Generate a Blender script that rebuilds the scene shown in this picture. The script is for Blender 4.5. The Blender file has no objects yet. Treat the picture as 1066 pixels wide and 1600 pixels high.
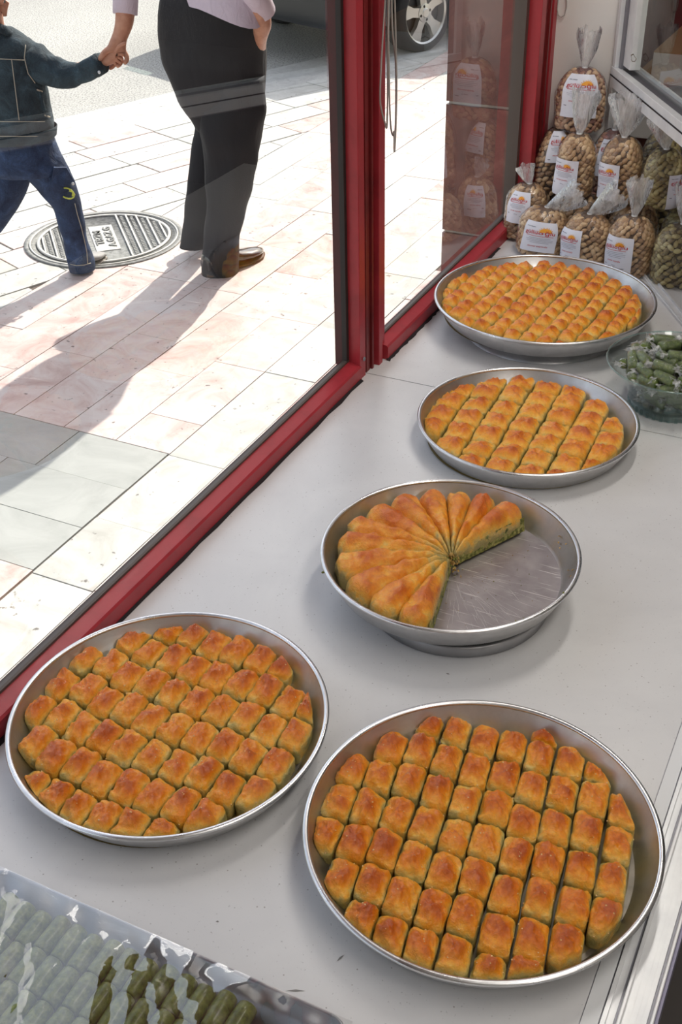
import bpy, bmesh, math, random
from mathutils import Vector, Matrix, noise
R_ = random.Random(7)
pi = math.pi; cos = math.cos; sin = math.sin
sc = bpy.context.scene
COL = sc.collection

# ------------------------------------------------------------------ camera
F_, TH, RO, H_ = 1796.0, math.radians(34.1), math.radians(-1.3), 1.06
YAW = math.radians(26.8)
def w_(v): return Vector((cos(YAW)*v[0]-sin(YAW)*v[1], sin(YAW)*v[0]+cos(YAW)*v[1], v[2]))
_R0, _U0, _F0 = Vector((1,0,0)), Vector((0,sin(TH),cos(TH))), Vector((0,cos(TH),-sin(TH)))
def cdir(X, Y):
    c, s = cos(RO), sin(RO); X, Y = c*X-s*Y, s*X+c*Y
    return _R0*X + _U0*Y
cam_d = bpy.data.cameras.new('camera'); cam = bpy.data.objects.new('camera', cam_d); COL.objects.link(cam)
_r, _u, _b = w_(cdir(1,0)), w_(cdir(0,1)), -w_(_F0)
cam.matrix_world = Matrix(((_r.x,_u.x,_b.x,0),(_r.y,_u.y,_b.y,0),(_r.z,_u.z,_b.z,H_),(0,0,0,1)))
cam_d.sensor_fit = 'VERTICAL'; cam_d.sensor_height = 36; cam_d.lens = 36*F_/1600; cam_d.clip_start = 0.02
sc.camera = cam
def ray(x, y): return w_(cdir(x-533, -(y-800)) + _F0*F_).normalized()
def hit(x, y, n, p):                       # where a line of sight meets a real plane of the place
    d = ray(x, y); n = Vector(n); o = Vector((0,0,H_)); t = (Vector(p)-o).dot(n)/d.dot(n); return o+d*t
def onz(x, y, z=0.0): return hit(x, y, (0,0,1), (0,0,z))

# ------------------------------------------------------------------ light
GZ = -0.70                                  # pavement level (counter top is z = 0)
world = bpy.data.worlds.new('world'); sc.world = world; world.use_nodes = True
nt = world.node_tree; bgn = nt.nodes['Background']
sky = nt.nodes.new('ShaderNodeTexSky'); sky.sky_type = 'NISHITA'; sky.sun_disc = False
SUN_EL = math.radians(40)
sky.sun_elevation = SUN_EL; sky.sun_rotation = 0.0; sky.air_density = 1.2; sky.dust_density = 2.0
hz = nt.nodes.new('ShaderNodeMix'); hz.data_type = 'RGBA'; hz.blend_type = 'ADD'; hz.inputs[0].default_value = 1.0; hz.inputs[7].default_value = (2.5, 2.25, 1.95, 1)   # bright haze over the blue
nt.links.new(sky.outputs[0], hz.inputs[6]); nt.links.new(hz.outputs[2], bgn.inputs[0]); bgn.inputs[1].default_value = 0.17
sl = bpy.data.lights.new('sun', 'SUN'); sl.energy = 5.2; sl.angle = math.radians(0.6); sl.color = (1, .95, .87)
so = bpy.data.objects.new('sun', sl); COL.objects.link(so)
so.rotation_euler = Vector((0.0, -cos(SUN_EL), -sin(SUN_EL))).to_track_quat('-Z', 'Y').to_euler()
def area(loc, sx, sy, e, col=(1,1,1), aim=None):
    l = bpy.data.lights.new('ceiling_lamp', 'AREA'); l.shape = 'RECTANGLE'; l.size = sx; l.size_y = sy; l.energy = e; l.color = col
    o = bpy.data.objects.new('ceiling_light', l); COL.objects.link(o); o.location = loc
    if aim: o.rotation_euler = (Vector(aim)-Vector(loc)).to_track_quat('-Z','Y').to_euler()
    return o
area((0.35, 0.9, 1.86), 0.25, 1.5, 10, (1, .95, .88))
area((1.5, -0.2, 1.86), 0.25, 1.5, 10, (1, .95, .88))
area((-0.35, 2.2, 1.86), 0.12, 0.9, 10, (1, .95, .88))
vs = sc.view_settings; vs.view_transform = 'Standard'; vs.look = 'None'; vs.gamma = 1; vs.use_curve_mapping = False
vs.exposure = 0.2

# ------------------------------------------------------------------ helpers
def tag(o, label=None, cat=None, group=None, kind=None):
    if label: o['label'] = label
    if cat: o['category'] = cat
    if group: o['group'] = group
    if kind: o['kind'] = kind
    return o
def empty(name, loc=(0,0,0), label=None, cat=None, group=None, kind=None, rz=0):
    o = bpy.data.objects.new(name, None); COL.objects.link(o); o.location = loc; o.rotation_euler = (0,0,rz)
    o.empty_display_size = .02
    return tag(o, label, cat, group, kind)
def mesh(name, verts, faces, mat, parent=None, smooth=True, attr=None, mats=None, midx=None, keep=True):
    me = bpy.data.meshes.new(name); me.from_pydata([tuple(v) for v in verts], [], faces)
    for m in (mats or [mat]): me.materials.append(m)
    if midx: me.polygons.foreach_set('material_index', midx)
    if smooth: me.polygons.foreach_set('use_smooth', [True]*len(me.polygons))
    if attr:
        for an, av in attr.items():
            a = me.attributes.new(an, 'FLOAT', 'POINT'); a.data.foreach_set('value', av)
    me.update()
    o = bpy.data.objects.new(name, me); COL.objects.link(o)
    if parent is not None: o.parent = parent
    return o
class MB:
    def __init__(s): s.v=[]; s.f=[]; s.m=[]
    def add(s, v, f, m=0):
        k = len(s.v); s.v += [Vector(p) for p in v]; s.f += [tuple(i+k for i in q) for q in f]; s.m += [m]*len(f)
    def box(s, a, b, M=None, m=0, bev=0):
        a = Vector(a); b = Vector(b); a, b = Vector(map(min, a, b)), Vector(map(max, a, b))
        if bev <= 0:
            v = [Vector((x,y,z)) for z in (a.z,b.z) for y in (a.y,b.y) for x in (a.x,b.x)]
            f = [(0,2,3,1),(4,5,7,6),(0,1,5,4),(2,6,7,3),(0,4,6,2),(1,3,7,5)]
        else:
            bm = bmesh.new(); bmesh.ops.create_cube(bm, size=1)
            for q in bm.verts: q.co = Vector(((a.x+b.x)/2+q.co.x*(b.x-a.x),(a.y+b.y)/2+q.co.y*(b.y-a.y),(a.z+b.z)/2+q.co.z*(b.z-a.z)))
            bmesh.ops.bevel(bm, geom=bm.edges[:], offset=bev, segments=2, affect='EDGES', profile=.6)
            bm.verts.index_update(); v = [q.co.copy() for q in bm.verts]; f = [tuple(q.index for q in fc.verts) for fc in bm.faces]; bm.free()
        if M: v = [M @ p for p in v]
        s.add(v, f, m)
    def lathe(s, prof, c=(0,0,0), n=48, m=0, M=None, close=False):
        c = Vector(c); v = []; f = []
        for (r, z) in prof:
            for i in range(n):
                a = 2*pi*i/n; p = Vector((r*cos(a), r*sin(a), z))
                v.append((M @ p) if M else p + c)
        L = len(prof)
        for j in range(L if close else L-1):
            j2 = (j+1) % L
            for i in range(n):
                f.append((j*n+i, j*n+(i+1)%n, j2*n+(i+1)%n, j2*n+i))
        s.add(v, f, m)
    def tube(s, pts, rad, n=8, m=0, flat=1.0, cap=True):
        pts = [Vector(p) for p in pts]; L = len(pts)
        rr = rad if isinstance(rad, (list, tuple)) else [rad]*L
        v = []; f = []; up = None
        for i, p in enumerate(pts):
            t = (pts[min(i+1,L-1)]-pts[max(i-1,0)]).normalized()
            if up is None: up = t.orthogonal().normalized()
            up = (up - t*up.dot(t)).normalized(); sd = t.cross(up)
            for k in range(n):
                a = 2*pi*k/n; v.append(p + up*cos(a)*rr[i] + sd*sin(a)*rr[i]*flat)
        for i in range(L-1):
            for k in range(n): f.append((i*n+k, i*n+(k+1)%n, (i+1)*n+(k+1)%n, (i+1)*n+k))
        if cap: f.append(tuple(range(n-1,-1,-1))); f.append(tuple(range((L-1)*n, L*n)))
        s.add(v, f, m)
    def build(s, name, mats, parent=None, smooth=True, attr=None):
        if not isinstance(mats, (list, tuple)): mats = [mats]
        return mesh(name, s.v, s.f, None, parent, smooth, attr, mats=mats, midx=s.m)
def smooth_by_angle(o, ang=.6):
    me = o.data; bm = bmesh.new(); bm.from_mesh(me)
    for e in bm.edges:
        if len(e.link_faces) == 2 and e.calc_face_angle(0) > ang: e.smooth = False
    bm.to_mesh(me); bm.free()

# ------------------------------------------------------------------ materials
def M_(name, col=(.5,.5,.5), rough=.5, metal=0.0, **kw):
    m = bpy.data.materials.new(name); m.use_nodes = True
    b = m.node_tree.nodes['Principled BSDF']
    b.inputs['Base Color'].default_value = (*col, 1); b.inputs['Roughness'].default_value = rough; b.inputs['Metallic'].default_value = metal
    for k, v in kw.items(): b.inputs[k.replace('_', ' ')].default_value = v
    return m
def N(m, t, **kw):
    n = m.node_tree.nodes.new(t)
    for k, v in kw.items():
        if k.startswith('i_'): n.inputs[k[2:].replace('_', ' ')].default_value = v
        else: setattr(n, k, v)
    return n
def Lk(m, a, b): m.node_tree.links.new(a, b)
def BS(m): return m.node_tree.nodes['Principled BSDF']
def ramp(m, fac, stops):
    r = N(m, 'ShaderNodeValToRGB'); e = r.color_ramp.elements
    while len(e) < len(stops): e.new(.5)
    for i, (p, c) in enumerate(stops): e[i].position = p; e[i].color = (*c, 1) if len(c) == 3 else c
    Lk(m, fac, r.inputs[0]); return r
def coords(m, out='Object', scale=(1,1,1)):
    t = N(m, 'ShaderNodeTexCoord'); mp = N(m, 'ShaderNodeMapping'); mp.inputs['Scale'].default_value = scale
    Lk(m, t.outputs[out], mp.inputs[0]); return mp.outputs[0]
def noise_n(m, vec, sc_, det=4, rough=.55, dist=0):
    n = N(m, 'ShaderNodeTexNoise'); n.inputs['Scale'].default_value = sc_; n.inputs['Detail'].default_value = det
    n.inputs['Roughness'].default_value = rough; n.inputs['Distortion'].default_value = dist
    if vec: Lk(m, vec, n.inputs['Vector'])
    return n
def bump(m, fac, strength=.3, dist=.002, prev=None):
    b = N(m, 'ShaderNodeBump'); b.inputs['Strength'].default_value = strength; b.inputs['Distance'].default_value = dist
    Lk(m, fac, b.inputs['Height'])
    if prev: Lk(m, prev, b.inputs['Normal'])
    Lk(m, b.outputs[0], BS(m).inputs['Normal']); return b.outputs[0]
def mixc(m, fac, a, b, mode='MIX'):
    n = N(m, 'ShaderNodeMix', data_type='RGBA', blend_type=mode)
    for s, v in ((0, fac), (6, a), (7, b)):
        if hasattr(v, 'links') or hasattr(v, 'is_linked'): Lk(m, v, n.inputs[s])
        else: n.inputs[s].default_value = v if s == 0 else ((*v, 1) if len(v) == 3 else v)
    return n.outputs[2]
def mathn(m, op, a, b=None):
    n = N(m, 'ShaderNodeMath', operation=op)
    for i, v in enumerate((a, b)):
        if v is None: continue
        if hasattr(v, 'is_linked'): Lk(m, v, n.inputs[i])
        else: n.inputs[i].default_value = v
    return n.outputs[0]

# counter marble
m_marble = M_('white_marble_counter', (.62,.62,.63), .32)
v = coords(m_marble); n1 = noise_n(m_marble, v, 5, 5, .6, .6); r1 = ramp(m_marble, n1.outputs[0], [(.3,(.63,.625,.63)),(.6,(.695,.69,.69))])
n2 = noise_n(m_marble, v, 260, 2, .5); r2 = ramp(m_marble, n2.outputs[0], [(.25,(.72,.72,.72)),(.33,(1,1,1))])
nv = N(m_marble, 'ShaderNodeTexVoronoi'); nv.inputs['Scale'].default_value = 75; Lk(m_marble, v, nv.inputs['Vector'])
r3 = ramp(m_marble, nv.outputs['Distance'], [(.05,(.55,.52,.5)),(.085,(1,1,1))])
Lk(m_marble, mixc(m_marble, 1.0, mixc(m_marble, 1.0, r1.outputs[0], r2.outputs[0], 'MULTIPLY'), r3.outputs[0], 'MULTIPLY'), BS(m_marble).inputs['Base Color'])
bump(m_marble, n2.outputs[0], .05, .0005)

def painted(name, col, rough=.42, grime=.5):
    m = M_(name, col, rough); v = coords(m, 'Object'); n = noise_n(m, v, 14, 6, .65, .3)
    r = ramp(m, n.outputs[0], [(.28, tuple(c*grime for c in col)), (.5, col), (.8, tuple(min(1,c*1.12) for c in col))])
    Lk(m, r.outputs[0], BS(m).inputs['Base Color']); n2 = noise_n(m, v, 120, 3); bump(m, n2.outputs[0], .12, .0006); return m
m_red = painted('red_window_paint', (.38,.027,.038), .38, .78)
m_redshade = painted('shaded_red_window_paint', (.17,.012,.013), .45, .55)  # same red, with the shade of inward faces and grooves put into the colour
m_seal = M_('black_rubber_seal', (.02,.016,.015), .6)
m_seal2 = M_('brown_glazing_bead', (.085,.065,.055), .5)
m_gapdark = M_('gap_and_reflection_black', (.018,.012,.014), .9)  # near-black for gaps, joints and the bars standing in for a reflection
m_wall = M_('white_wall_paint', (.84,.82,.79), .7)
n = noise_n(m_wall, coords(m_wall), 90, 4); bump(m_wall, n.outputs[0], .25, .001)
m_alu = M_('white_aluminium_frame', (.70,.72,.74), .32, .15)
n = noise_n(m_alu, coords(m_alu), 30, 4); r = ramp(m_alu, n.outputs[0], [(.3,(.72,.73,.75)),(.6,(.80,.81,.82))]); Lk(m_alu, r.outputs[0], BS(m_alu).inputs['Base Color'])
m_alud = M_('grey_aluminium_groove', (.25,.25,.28), .4, .5)
m_dark = M_('dark_shop_interior', (.03,.028,.03), .7)
m_floor_in = M_('shop_floor_tile', (.10,.09,.085), .5)
m_ceil = M_('ceiling_paint', (.7,.69,.66), .8)

# metals
def alu(name, col, rough, scratch=0.0):
    m = M_(name, col, rough, 1.0)
    v = coords(m); n = noise_n(m, v, 18, 6, .6, .5)
    r = ramp(m, n.outputs[0], [(.25, tuple(c*.72 for c in col)), (.7, col)])
    Lk(m, r.outputs[0], BS(m).inputs['Base Color'])
    rr = ramp(m, n.outputs[0], [(.3,(rough+.14,)*3), (.7,(rough-.06,)*3)]); Lk(m, rr.outputs[0], BS(m).inputs['Roughness'])
    g = coords(m, 'Object', (1,1,60)); n2 = noise_n(m, g, 14, 3); bb = bump(m, n2.outputs[0], .12, .0006)
    n3 = noise_n(m, v, 320, 2); bump(m, n3.outputs[0], .08, .0004, bb)
    return m
m_pan = alu('tray_aluminium', (.60,.59,.585), .36)
m_rim = alu('tray_rim_aluminium', (.80,.80,.81), .27)
m_panin = M_('scratched_tray_bottom', (.42,.39,.40), .38, .9)
v = coords(m_panin)
acc = None
for k, (rot, sx) in enumerate(((.25, 1), (1.0, 1), (2.0, 1), (-.5, 1))):
    t = N(m_panin, 'ShaderNodeTexCoord'); mp = N(m_panin, 'ShaderNodeMapping'); mp.inputs['Rotation'].default_value = (0,0,rot); mp.inputs['Scale'].default_value = (3.5, 130, 1); mp.inputs['Location'].default_value = (k*3.1, k*7.7, 0)
    Lk(m_panin, t.outputs['Object'], mp.inputs[0]); nn = noise_n(m_panin, mp.outputs[0], 2.4, 1, .4)
    rr = ramp(m_panin, nn.outputs[0], [(.71,(0,0,0)), (.735,(1,1,1))])
    acc = rr.outputs[0] if acc is None else mixc(m_panin, 1.0, acc, rr.outputs[0], 'LIGHTEN')
nb = noise_n(m_panin, v, 22, 5); rb = ramp(m_panin, nb.outputs[0], [(.3,(.30,.27,.275)),(.7,(.44,.41,.41))])
Lk(m_panin, mixc(m_panin, acc, rb.outputs[0], (.72,.70,.68)), BS(m_panin).inputs['Base Color'])
bump(m_panin, nb.outputs[0], .1, .0008)
m_pandull = alu('dull_tray_bottom', (.26,.235,.20), .5)
m_steeld = alu('stand_steel', (.45,.45,.46), .38)

# pastry
def pastry_mat(name, stops, seed=0, coat=.9):
    m = M_(name, (.6,.3,.05), .5, Specular_IOR_Level=.12)
    a = N(m, 'ShaderNodeAttribute', attribute_name='bake'); v = coords(m)
    t = N(m, 'ShaderNodeTexCoord'); oi = N(m, 'ShaderNodeObjectInfo')
    n1 = noise_n(m, v, 75, 5, .6, .8); n2 = noise_n(m, v, 28, 3, .5)
    x = mathn(m, 'ADD', a.outputs['Fac'], mathn(m, 'MULTIPLY', mathn(m, 'SUBTRACT', n1.outputs[0], .5), .5))
    x = mathn(m, 'ADD', x, mathn(m, 'MULTIPLY', mathn(m, 'SUBTRACT', n2.outputs[0], .5), .55))
    x = mathn(m, 'ADD', x, mathn(m, 'MULTIPLY', mathn(m, 'SUBTRACT', oi.outputs['Random'], .5), .16))
    n5 = noise_n(m, v, 330, 4, .7, 1.0); r5 = ramp(m, n5.outputs[0], [(.3,(.84,.80,.76)),(.48,(1,1,1)),(.7,(1.10,1.14,1.2))])
    r = ramp(m, x, stops); Lk(m, mixc(m, 1.0, r.outputs[0], r5.outputs[0], 'MULTIPLY'), BS(m).inputs['Base Color'])
    f = coords(m, 'Object', (1, .5, 2.2)); n3 = noise_n(m, f, 170, 6, .72, 1.6); b1 = bump(m, n3.outputs[0], .35, .0018)
    n4 = noise_n(m, v, 110, 3, .5, 2.5); b2_ = bump(m, n4.outputs[0], .45, .0030, b1)
    b = BS(m); b.inputs['Coat Weight'].default_value = coat; b.inputs['Coat Roughness'].default_value = .09; n6 = noise_n(m, v, 240, 3, .5, 1.0); cb = N(m, 'ShaderNodeBump'); cb.inputs['Strength'].default_value = .9; cb.inputs['Distance'].default_value = .004; Lk(m, n6.outputs[0], cb.inputs['Height']); Lk(m, b2_, cb.inputs['Normal']); Lk(m, cb.outputs[0], b.inputs['Coat Normal']); b.inputs['Coat IOR'].default_value = 1.6
    b.inputs['Subsurface Weight'].default_value = 0.0
    return m
m_bak = pastry_mat('baklava_crust', [(0,(.40,.33,.10)),(.13,(.66,.46,.12)),(.30,(.84,.42,.045)),(.50,(.80,.29,.010)),(.76,(.68,.165,.003)),(1,(.46,.08,.002))], coat=.9)
m_bakl = pastry_mat('pale_baklava_crust', [(0,(.44,.35,.11)),(.16,(.74,.50,.13)),(.36,(.88,.45,.05)),(.58,(.84,.32,.014)),(.84,(.70,.17,.004)),(1,(.50,.09,.002))], coat=.9)
m_filling = M_('pistachio_filling', (.16,.19,.03), .6)
n = noise_n(m_filling, coords(m_filling), 160, 4); r = ramp(m_filling, n.outputs[0], [(.35,(.05,.055,.01)),(.5,(.20,.20,.035)),(.68,(.48,.42,.14))]); Lk(m_filling, r.outputs[0], BS(m_filling).inputs['Base Color']); bump(m_filling, n.outputs[0], .8, .003)
m_syrup = M_('syrup', (.13,.09,.02), .45)

def glassy(name, ior=1.5, tint=(1,1,1), haze=0.0, rough=.0, bscale=0, bstr=.3, bdist=.003, hazecol=(.9,.9,.92), stretch=(1,1,1)):
    m = bpy.data.materials.new(name); m.use_nodes = True; t = m.node_tree; t.nodes.clear()
    out = t.nodes.new('ShaderNodeOutputMaterial'); tr = t.nodes.new('ShaderNodeBsdfTransparent'); tr.inputs[0].default_value = (*tint, 1)
    gl = t.nodes.new('ShaderNodeBsdfGlossy'); gl.inputs['Roughness'].default_value = rough; gl.inputs[0].default_value = (1,1,1,1)
    fr = t.nodes.new('ShaderNodeFresnel'); ge = t.nodes.new('ShaderNodeNewGeometry'); mr = t.nodes.new('ShaderNodeMapRange')
    mr.inputs[3].default_value = ior; mr.inputs[4].default_value = 1/ior; t.links.new(ge.outputs['Backfacing'], mr.inputs[0]); t.links.new(mr.outputs[0], fr.inputs[0])
    mx = t.nodes.new('ShaderNodeMixShader'); t.links.new(fr.outputs[0], mx.inputs[0]); t.links.new(gl.outputs[0], mx.inputs[2])
    base = tr.outputs[0]
    if bscale:
        tc = t.nodes.new('ShaderNodeTexCoord'); mp = t.nodes.new('ShaderNodeMapping'); mp.inputs['Scale'].default_value = stretch; t.links.new(tc.outputs['Object'], mp.inputs[0])
        nn = t.nodes.new('ShaderNodeTexNoise'); nn.inputs['Scale'].default_value = bscale; nn.inputs['Detail'].default_value = 3; nn.inputs['Distortion'].default_value = 1.5; t.links.new(mp.outputs[0], nn.inputs['Vector'])
        bp = t.nodes.new('ShaderNodeBump'); bp.inputs['Strength'].default_value = bstr; bp.inputs['Distance'].default_value = bdist; t.links.new(nn.outputs[0], bp.inputs['Height'])
        t.links.new(bp.outputs[0], gl.inputs['Normal']); t.links.new(bp.outputs[0], fr.inputs['Normal'])
    if haze > 0:
        df = t.nodes.new('ShaderNodeBsdfDiffuse'); df.inputs[0].default_value = (*hazecol, 1)
        tl = t.nodes.new('ShaderNodeBsdfTranslucent'); tl.inputs[0].default_value = (*hazecol, 1)
        m0 = t.nodes.new('ShaderNodeMixShader'); m0.inputs[0].default_value = .5; t.links.new(df.outputs[0], m0.inputs[1]); t.links.new(tl.outputs[0], m0.inputs[2])
        m2 = t.nodes.new('ShaderNodeMixShader'); m2.inputs[0].default_value = haze
        if bscale:
            rp = t.nodes.new('ShaderNodeMapRange'); rp.inputs[1].default_value = .35; rp.inputs[2].default_value = .75; rp.inputs[3].default_value = haze*.35; rp.inputs[4].default_value = min(1, haze*2.2)
            t.links.new(nn.outputs[0], rp.inputs[0]); t.links.new(rp.outputs[0], m2.inputs[0])
        t.links.new(tr.outputs[0], m2.inputs[1]); t.links.new(m0.outputs[0], m2.inputs[2]); base = m2.outputs[0]
    t.links.new(base, mx.inputs[1]); t.links.new(mx.outputs[0], out.inputs[0])
    return m
m_glass = glassy('window_glass', 1.75, (.97,.98,.97))
m_glassi = glassy('display_glass', 1.5, (.93,.96,.94))
m_bowl = glassy('bowl_glass', 1.5, (.93,.97,.96))
m_bowlt = glassy('thick_bowl_glass', 1.6, (.78,.88,.87), .10, .02, hazecol=(.6,.75,.74))
m_film = glassy('bag_film', 1.42, (1,1,1), .05, .12, 55, .5, .004, (.85,.82,.86))
m_plume = glassy('gathered_bag_film', 1.5, (1,1,1), .42, .12, 60, .8, .006, (.97,.97,.98), (1,1,.25))
m_wrap = glassy('sweet_wrapper_film', 1.5, (1,1,1), .075, .08, 120, .9, .004, (.9,.92,.9))
m_cover = glassy('tray_cover_film', 2.5, (1,1,1), .012, .01, 5, .10, .01, (.85,.9,.9))

# ------------------------------------------------------------------ outdoors: road, pavement
def stone(name, stops, sc_=3.0, pits=True, rough=.50):
    m = M_(name, (.6,.6,.6), rough, Specular_IOR_Level=.6); v = coords(m); oi = N(m, 'ShaderNodeObjectInfo')
    off = N(m, 'ShaderNodeVectorMath', operation='SCALE'); cc = N(m, 'ShaderNodeCombineXYZ')
    geo = N(m, 'ShaderNodeNewGeometry')
    sep = N(m, 'ShaderNodeVectorMath', operation='ADD'); Lk(m, geo.outputs['Position'], sep.inputs[0])
    Lk(m, mathn(m, 'MULTIPLY', oi.outputs['Random'], 37.0), cc.inputs[0]); Lk(m, cc.outputs[0], sep.inputs[1])
    n1 = noise_n(m, sep.outputs[0], sc_*2, 7, .68, 1.2)
    x = mathn(m, 'ADD', n1.outputs[0], mathn(m, 'MULTIPLY', mathn(m, 'SUBTRACT', oi.outputs['Random'], .5), .12))
    r = ramp(m, x, stops); c = r.outputs[0]
    if pits:
        n2 = noise_n(m, sep.outputs[0], 38, 3, .6); r2 = ramp(m, n2.outputs[0], [(.27,(.25,.22,.20)),(.34,(1,1,1))])
        c = mixc(m, 1.0, c, r2.outputs[0], 'MULTIPLY'); bump(m, n2.outputs[0], .15, .002)
    Lk(m, c, BS(m).inputs['Base Color']); return m
m_pink = stone('pink_travertine', [(.28,(.52,.34,.30)),(.42,(.66,.50,.45)),(.55,(.73,.62,.57)),(.75,(.78,.71,.66))])
m_cream = stone('cream_marble', [(.3,(.46,.45,.40)),(.5,(.60,.59,.54)),(.7,(.68,.67,.63))])
m_grey = stone('grey_marble', [(.3,(.37,.38,.35)),(.6,(.48,.49,.455))], 2, False)
m_mortar = M_('dark_mortar', (.16,.13,.11), .95)
m_conc = stone('gutter_concrete', [(.3,(.42,.41,.38)),(.6,(.58,.57,.53))], 6)
m_asph = M_('worn_asphalt', (.5,.5,.48), .9)
v = coords(m_asph); n1 = noise_n(m_asph, v, 85, 3, .7); n2 = noise_n(m_asph, v, 1.1, 4)
r = ramp(m_asph, n1.outputs[0], [(.36,(.17,.165,.155)),(.46,(.44,.43,.395)),(.6,(.62,.61,.56))]); r2 = ramp(m_asph, n2.outputs[0], [(.3,(.8,.8,.8)),(.7,(1,1,1))])
Lk(m_asph, mixc(m_asph, 1, r.outputs[0], r2.outputs[0], 'MULTIPLY'), BS(m_asph).inputs['Base Color']); bump(m_asph, n1.outputs[0], .6, .01)

def quad(name, pts, mat, parent=None):
    return mesh(name, pts, [tuple(range(len(pts)))], mat, parent, False)
CA = Vector((-3.92, 5.2, GZ)); CD = Vector((.36, .933, 0)).normalized(); CN = Vector((-CD.y, CD.x, 0))   # kerb line, its normal points to the road
road = tag(quad('road', [CA-CD*14+CN*.0+Vector((0,0,-.03)), CA+CD*30+Vector((0,0,-.03)), CA+CD*30+CN*24+Vector((0,0,-.03)), CA-CD*14+CN*24+Vector((0,0,-.03))], m_asph), kind='structure')
mb = MB()
M = Matrix.Translation(CA) @ Matrix(((CD.x,CN.x,0,0),(CD.y,CN.y,0,0),(0,0,1,0),(0,0,0,1)))
mb.box((-14,0,-.06),(30,.46,-.018), M); g = tag(mb.build('gutter', m_conc, None, False), kind='structure')
pv = empty('pavement', (-2.5,4,GZ), kind='structure')
def pchild(o):
    o.parent = pv; o.matrix_parent_inverse = Matrix.Translation(pv.location).inverted(); return o
E1 = CA-CD*14; E2 = CA+CD*30
pchild(quad('mortar_bed', [(3,-9,GZ-.006),(8,40,GZ-.006),tuple(E2+Vector((0,0,-.006))),tuple(E1+Vector((0,0,-.006)))], m_mortar))
def clip(poly, n, d):           # keep points with p.n <= d
    out = []
    for i in range(len(poly)):
        a, b = poly[i], poly[(i+1)%len(poly)]; da, db = a[0]*n[0]+a[1]*n[1]-d, b[0]*n[0]+b[1]*n[1]-d
        if da <= 0: out.append(a)
        if da*db < 0: t = da/(da-db); out.append((a[0]+(b[0]-a[0])*t, a[1]+(b[1]-a[1])*t))
    return out
def areap(p): return .5*abs(sum(p[i][0]*p[(i+1)%len(p)][1]-p[(i+1)%len(p)][0]*p[i][1] for i in range(len(p))))
TR = random.Random(3)
def tile(poly, mat):
    if len(poly) < 3 or areap(poly) < .002: return
    z = GZ + TR.uniform(-.0012, .0012)
    n = len(poly); v = [(x,y,GZ-.02) for x,y in poly]+[(x,y,z) for x,y in poly]
    f = [tuple(range(n,2*n))]+[(i,(i+1)%n,(i+1)%n+n,i+n) for i in range(n)]
    pchild(mesh('paving_tile', v, f, mat, None, False))
def rect(x0,x1,y0,y1,g=.0013): return [(x0+g,y0+g),(x1-g,y0+g),(x1-g,y1-g),(x0+g,y1-g)]
kn = (CN.x, CN.y); kd = CA.x*CN.x+CA.y*CN.y
# strip beside the shop front
ys = [-1.6,-1.1,-.6,-.1,.35,.9,1.36,1.745,2.02,2.38,2.964,3.355,3.9,4.4,4.9,5.4,5.9,6.5]
for a, b in zip(ys, ys[1:]): tile(rect(-1.77,-1.58,a,b), m_cream)
ys = [-1.6,-.9,-.2,.5,1.1,1.75,2.16,2.7,3.28,3.7,4.0]
for a, b in zip(ys, ys[1:]): tile(rect(-1.58,-1.1,a,b), m_cream if a<2.6 else m_pink)
rows = [(-1.965,-1.77,[2.386,2.57,2.963,3.36]),(-2.16,-1.965,[2.386,2.832,3.32]),(-2.355,-2.16,[2.386,3.04]),(-2.547,-2.355,[2.386,2.815,3.51]),(-2.735,-2.547,[2.386,2.634,3.07]),(-2.93,-2.735,[2.386,2.9,3.35])]
for x0, x1, js in rows:
    js = list(js)
    while js[-1] < 9.2: js.append(js[-1]+TR.choice((.42,.45,.48)))
    for a, b in zip(js, js[1:]): tile(clip(rect(x0,x1,a,b), kn, kd-.01), m_pink if TR.random() < (.97 if b < 4.2 else .45) else m_cream)
for j, (a, b) in enumerate(((1.755,1.962),(1.962,2.171),(2.171,2.386))):       # grey slabs
    xx = [-1.775,-2.30+.1*j,-2.75+.05*j,-3.2,-3.65,-4.1]
    for x1, x0 in zip(xx, xx[1:]): tile(rect(x0,x1,a,b), m_grey)
for j in range(9):                                                              # pink slabs before the grey ones
    x1 = -1.775-.195*j; y = 1.755
    while y > -1.2: l = TR.choice((.4,.45)); tile(rect(x1-.195,x1,y-l,y), m_pink); y -= l
for j in range(16):                                                             # field turned along the kerb
    t0 = j*.2
    s = -7.0 + TR.uniform(0,.4)
    while s < 4.6:
        l = TR.choice((.42,.5,.42))
        q = [CA - CN*(t0+.01) + CD*s, CA - CN*(t0+.01) + CD*(s+l), CA - CN*(t0+.205) + CD*(s+l), CA - CN*(t0+.205) + CD*s]
        c = sum(q, Vector())/4; q = [c+(p-c)*(1-.004/.2) for p in q]
        p2 = clip(clip([(p.x,p.y) for p in q], (1,0), -2.932), (0,-1), -2.388)
        if p2 and min(p[1] for p in p2) < 9 : tile(p2, m_cream if TR.random() < .8 else m_pink)
        s += l

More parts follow.
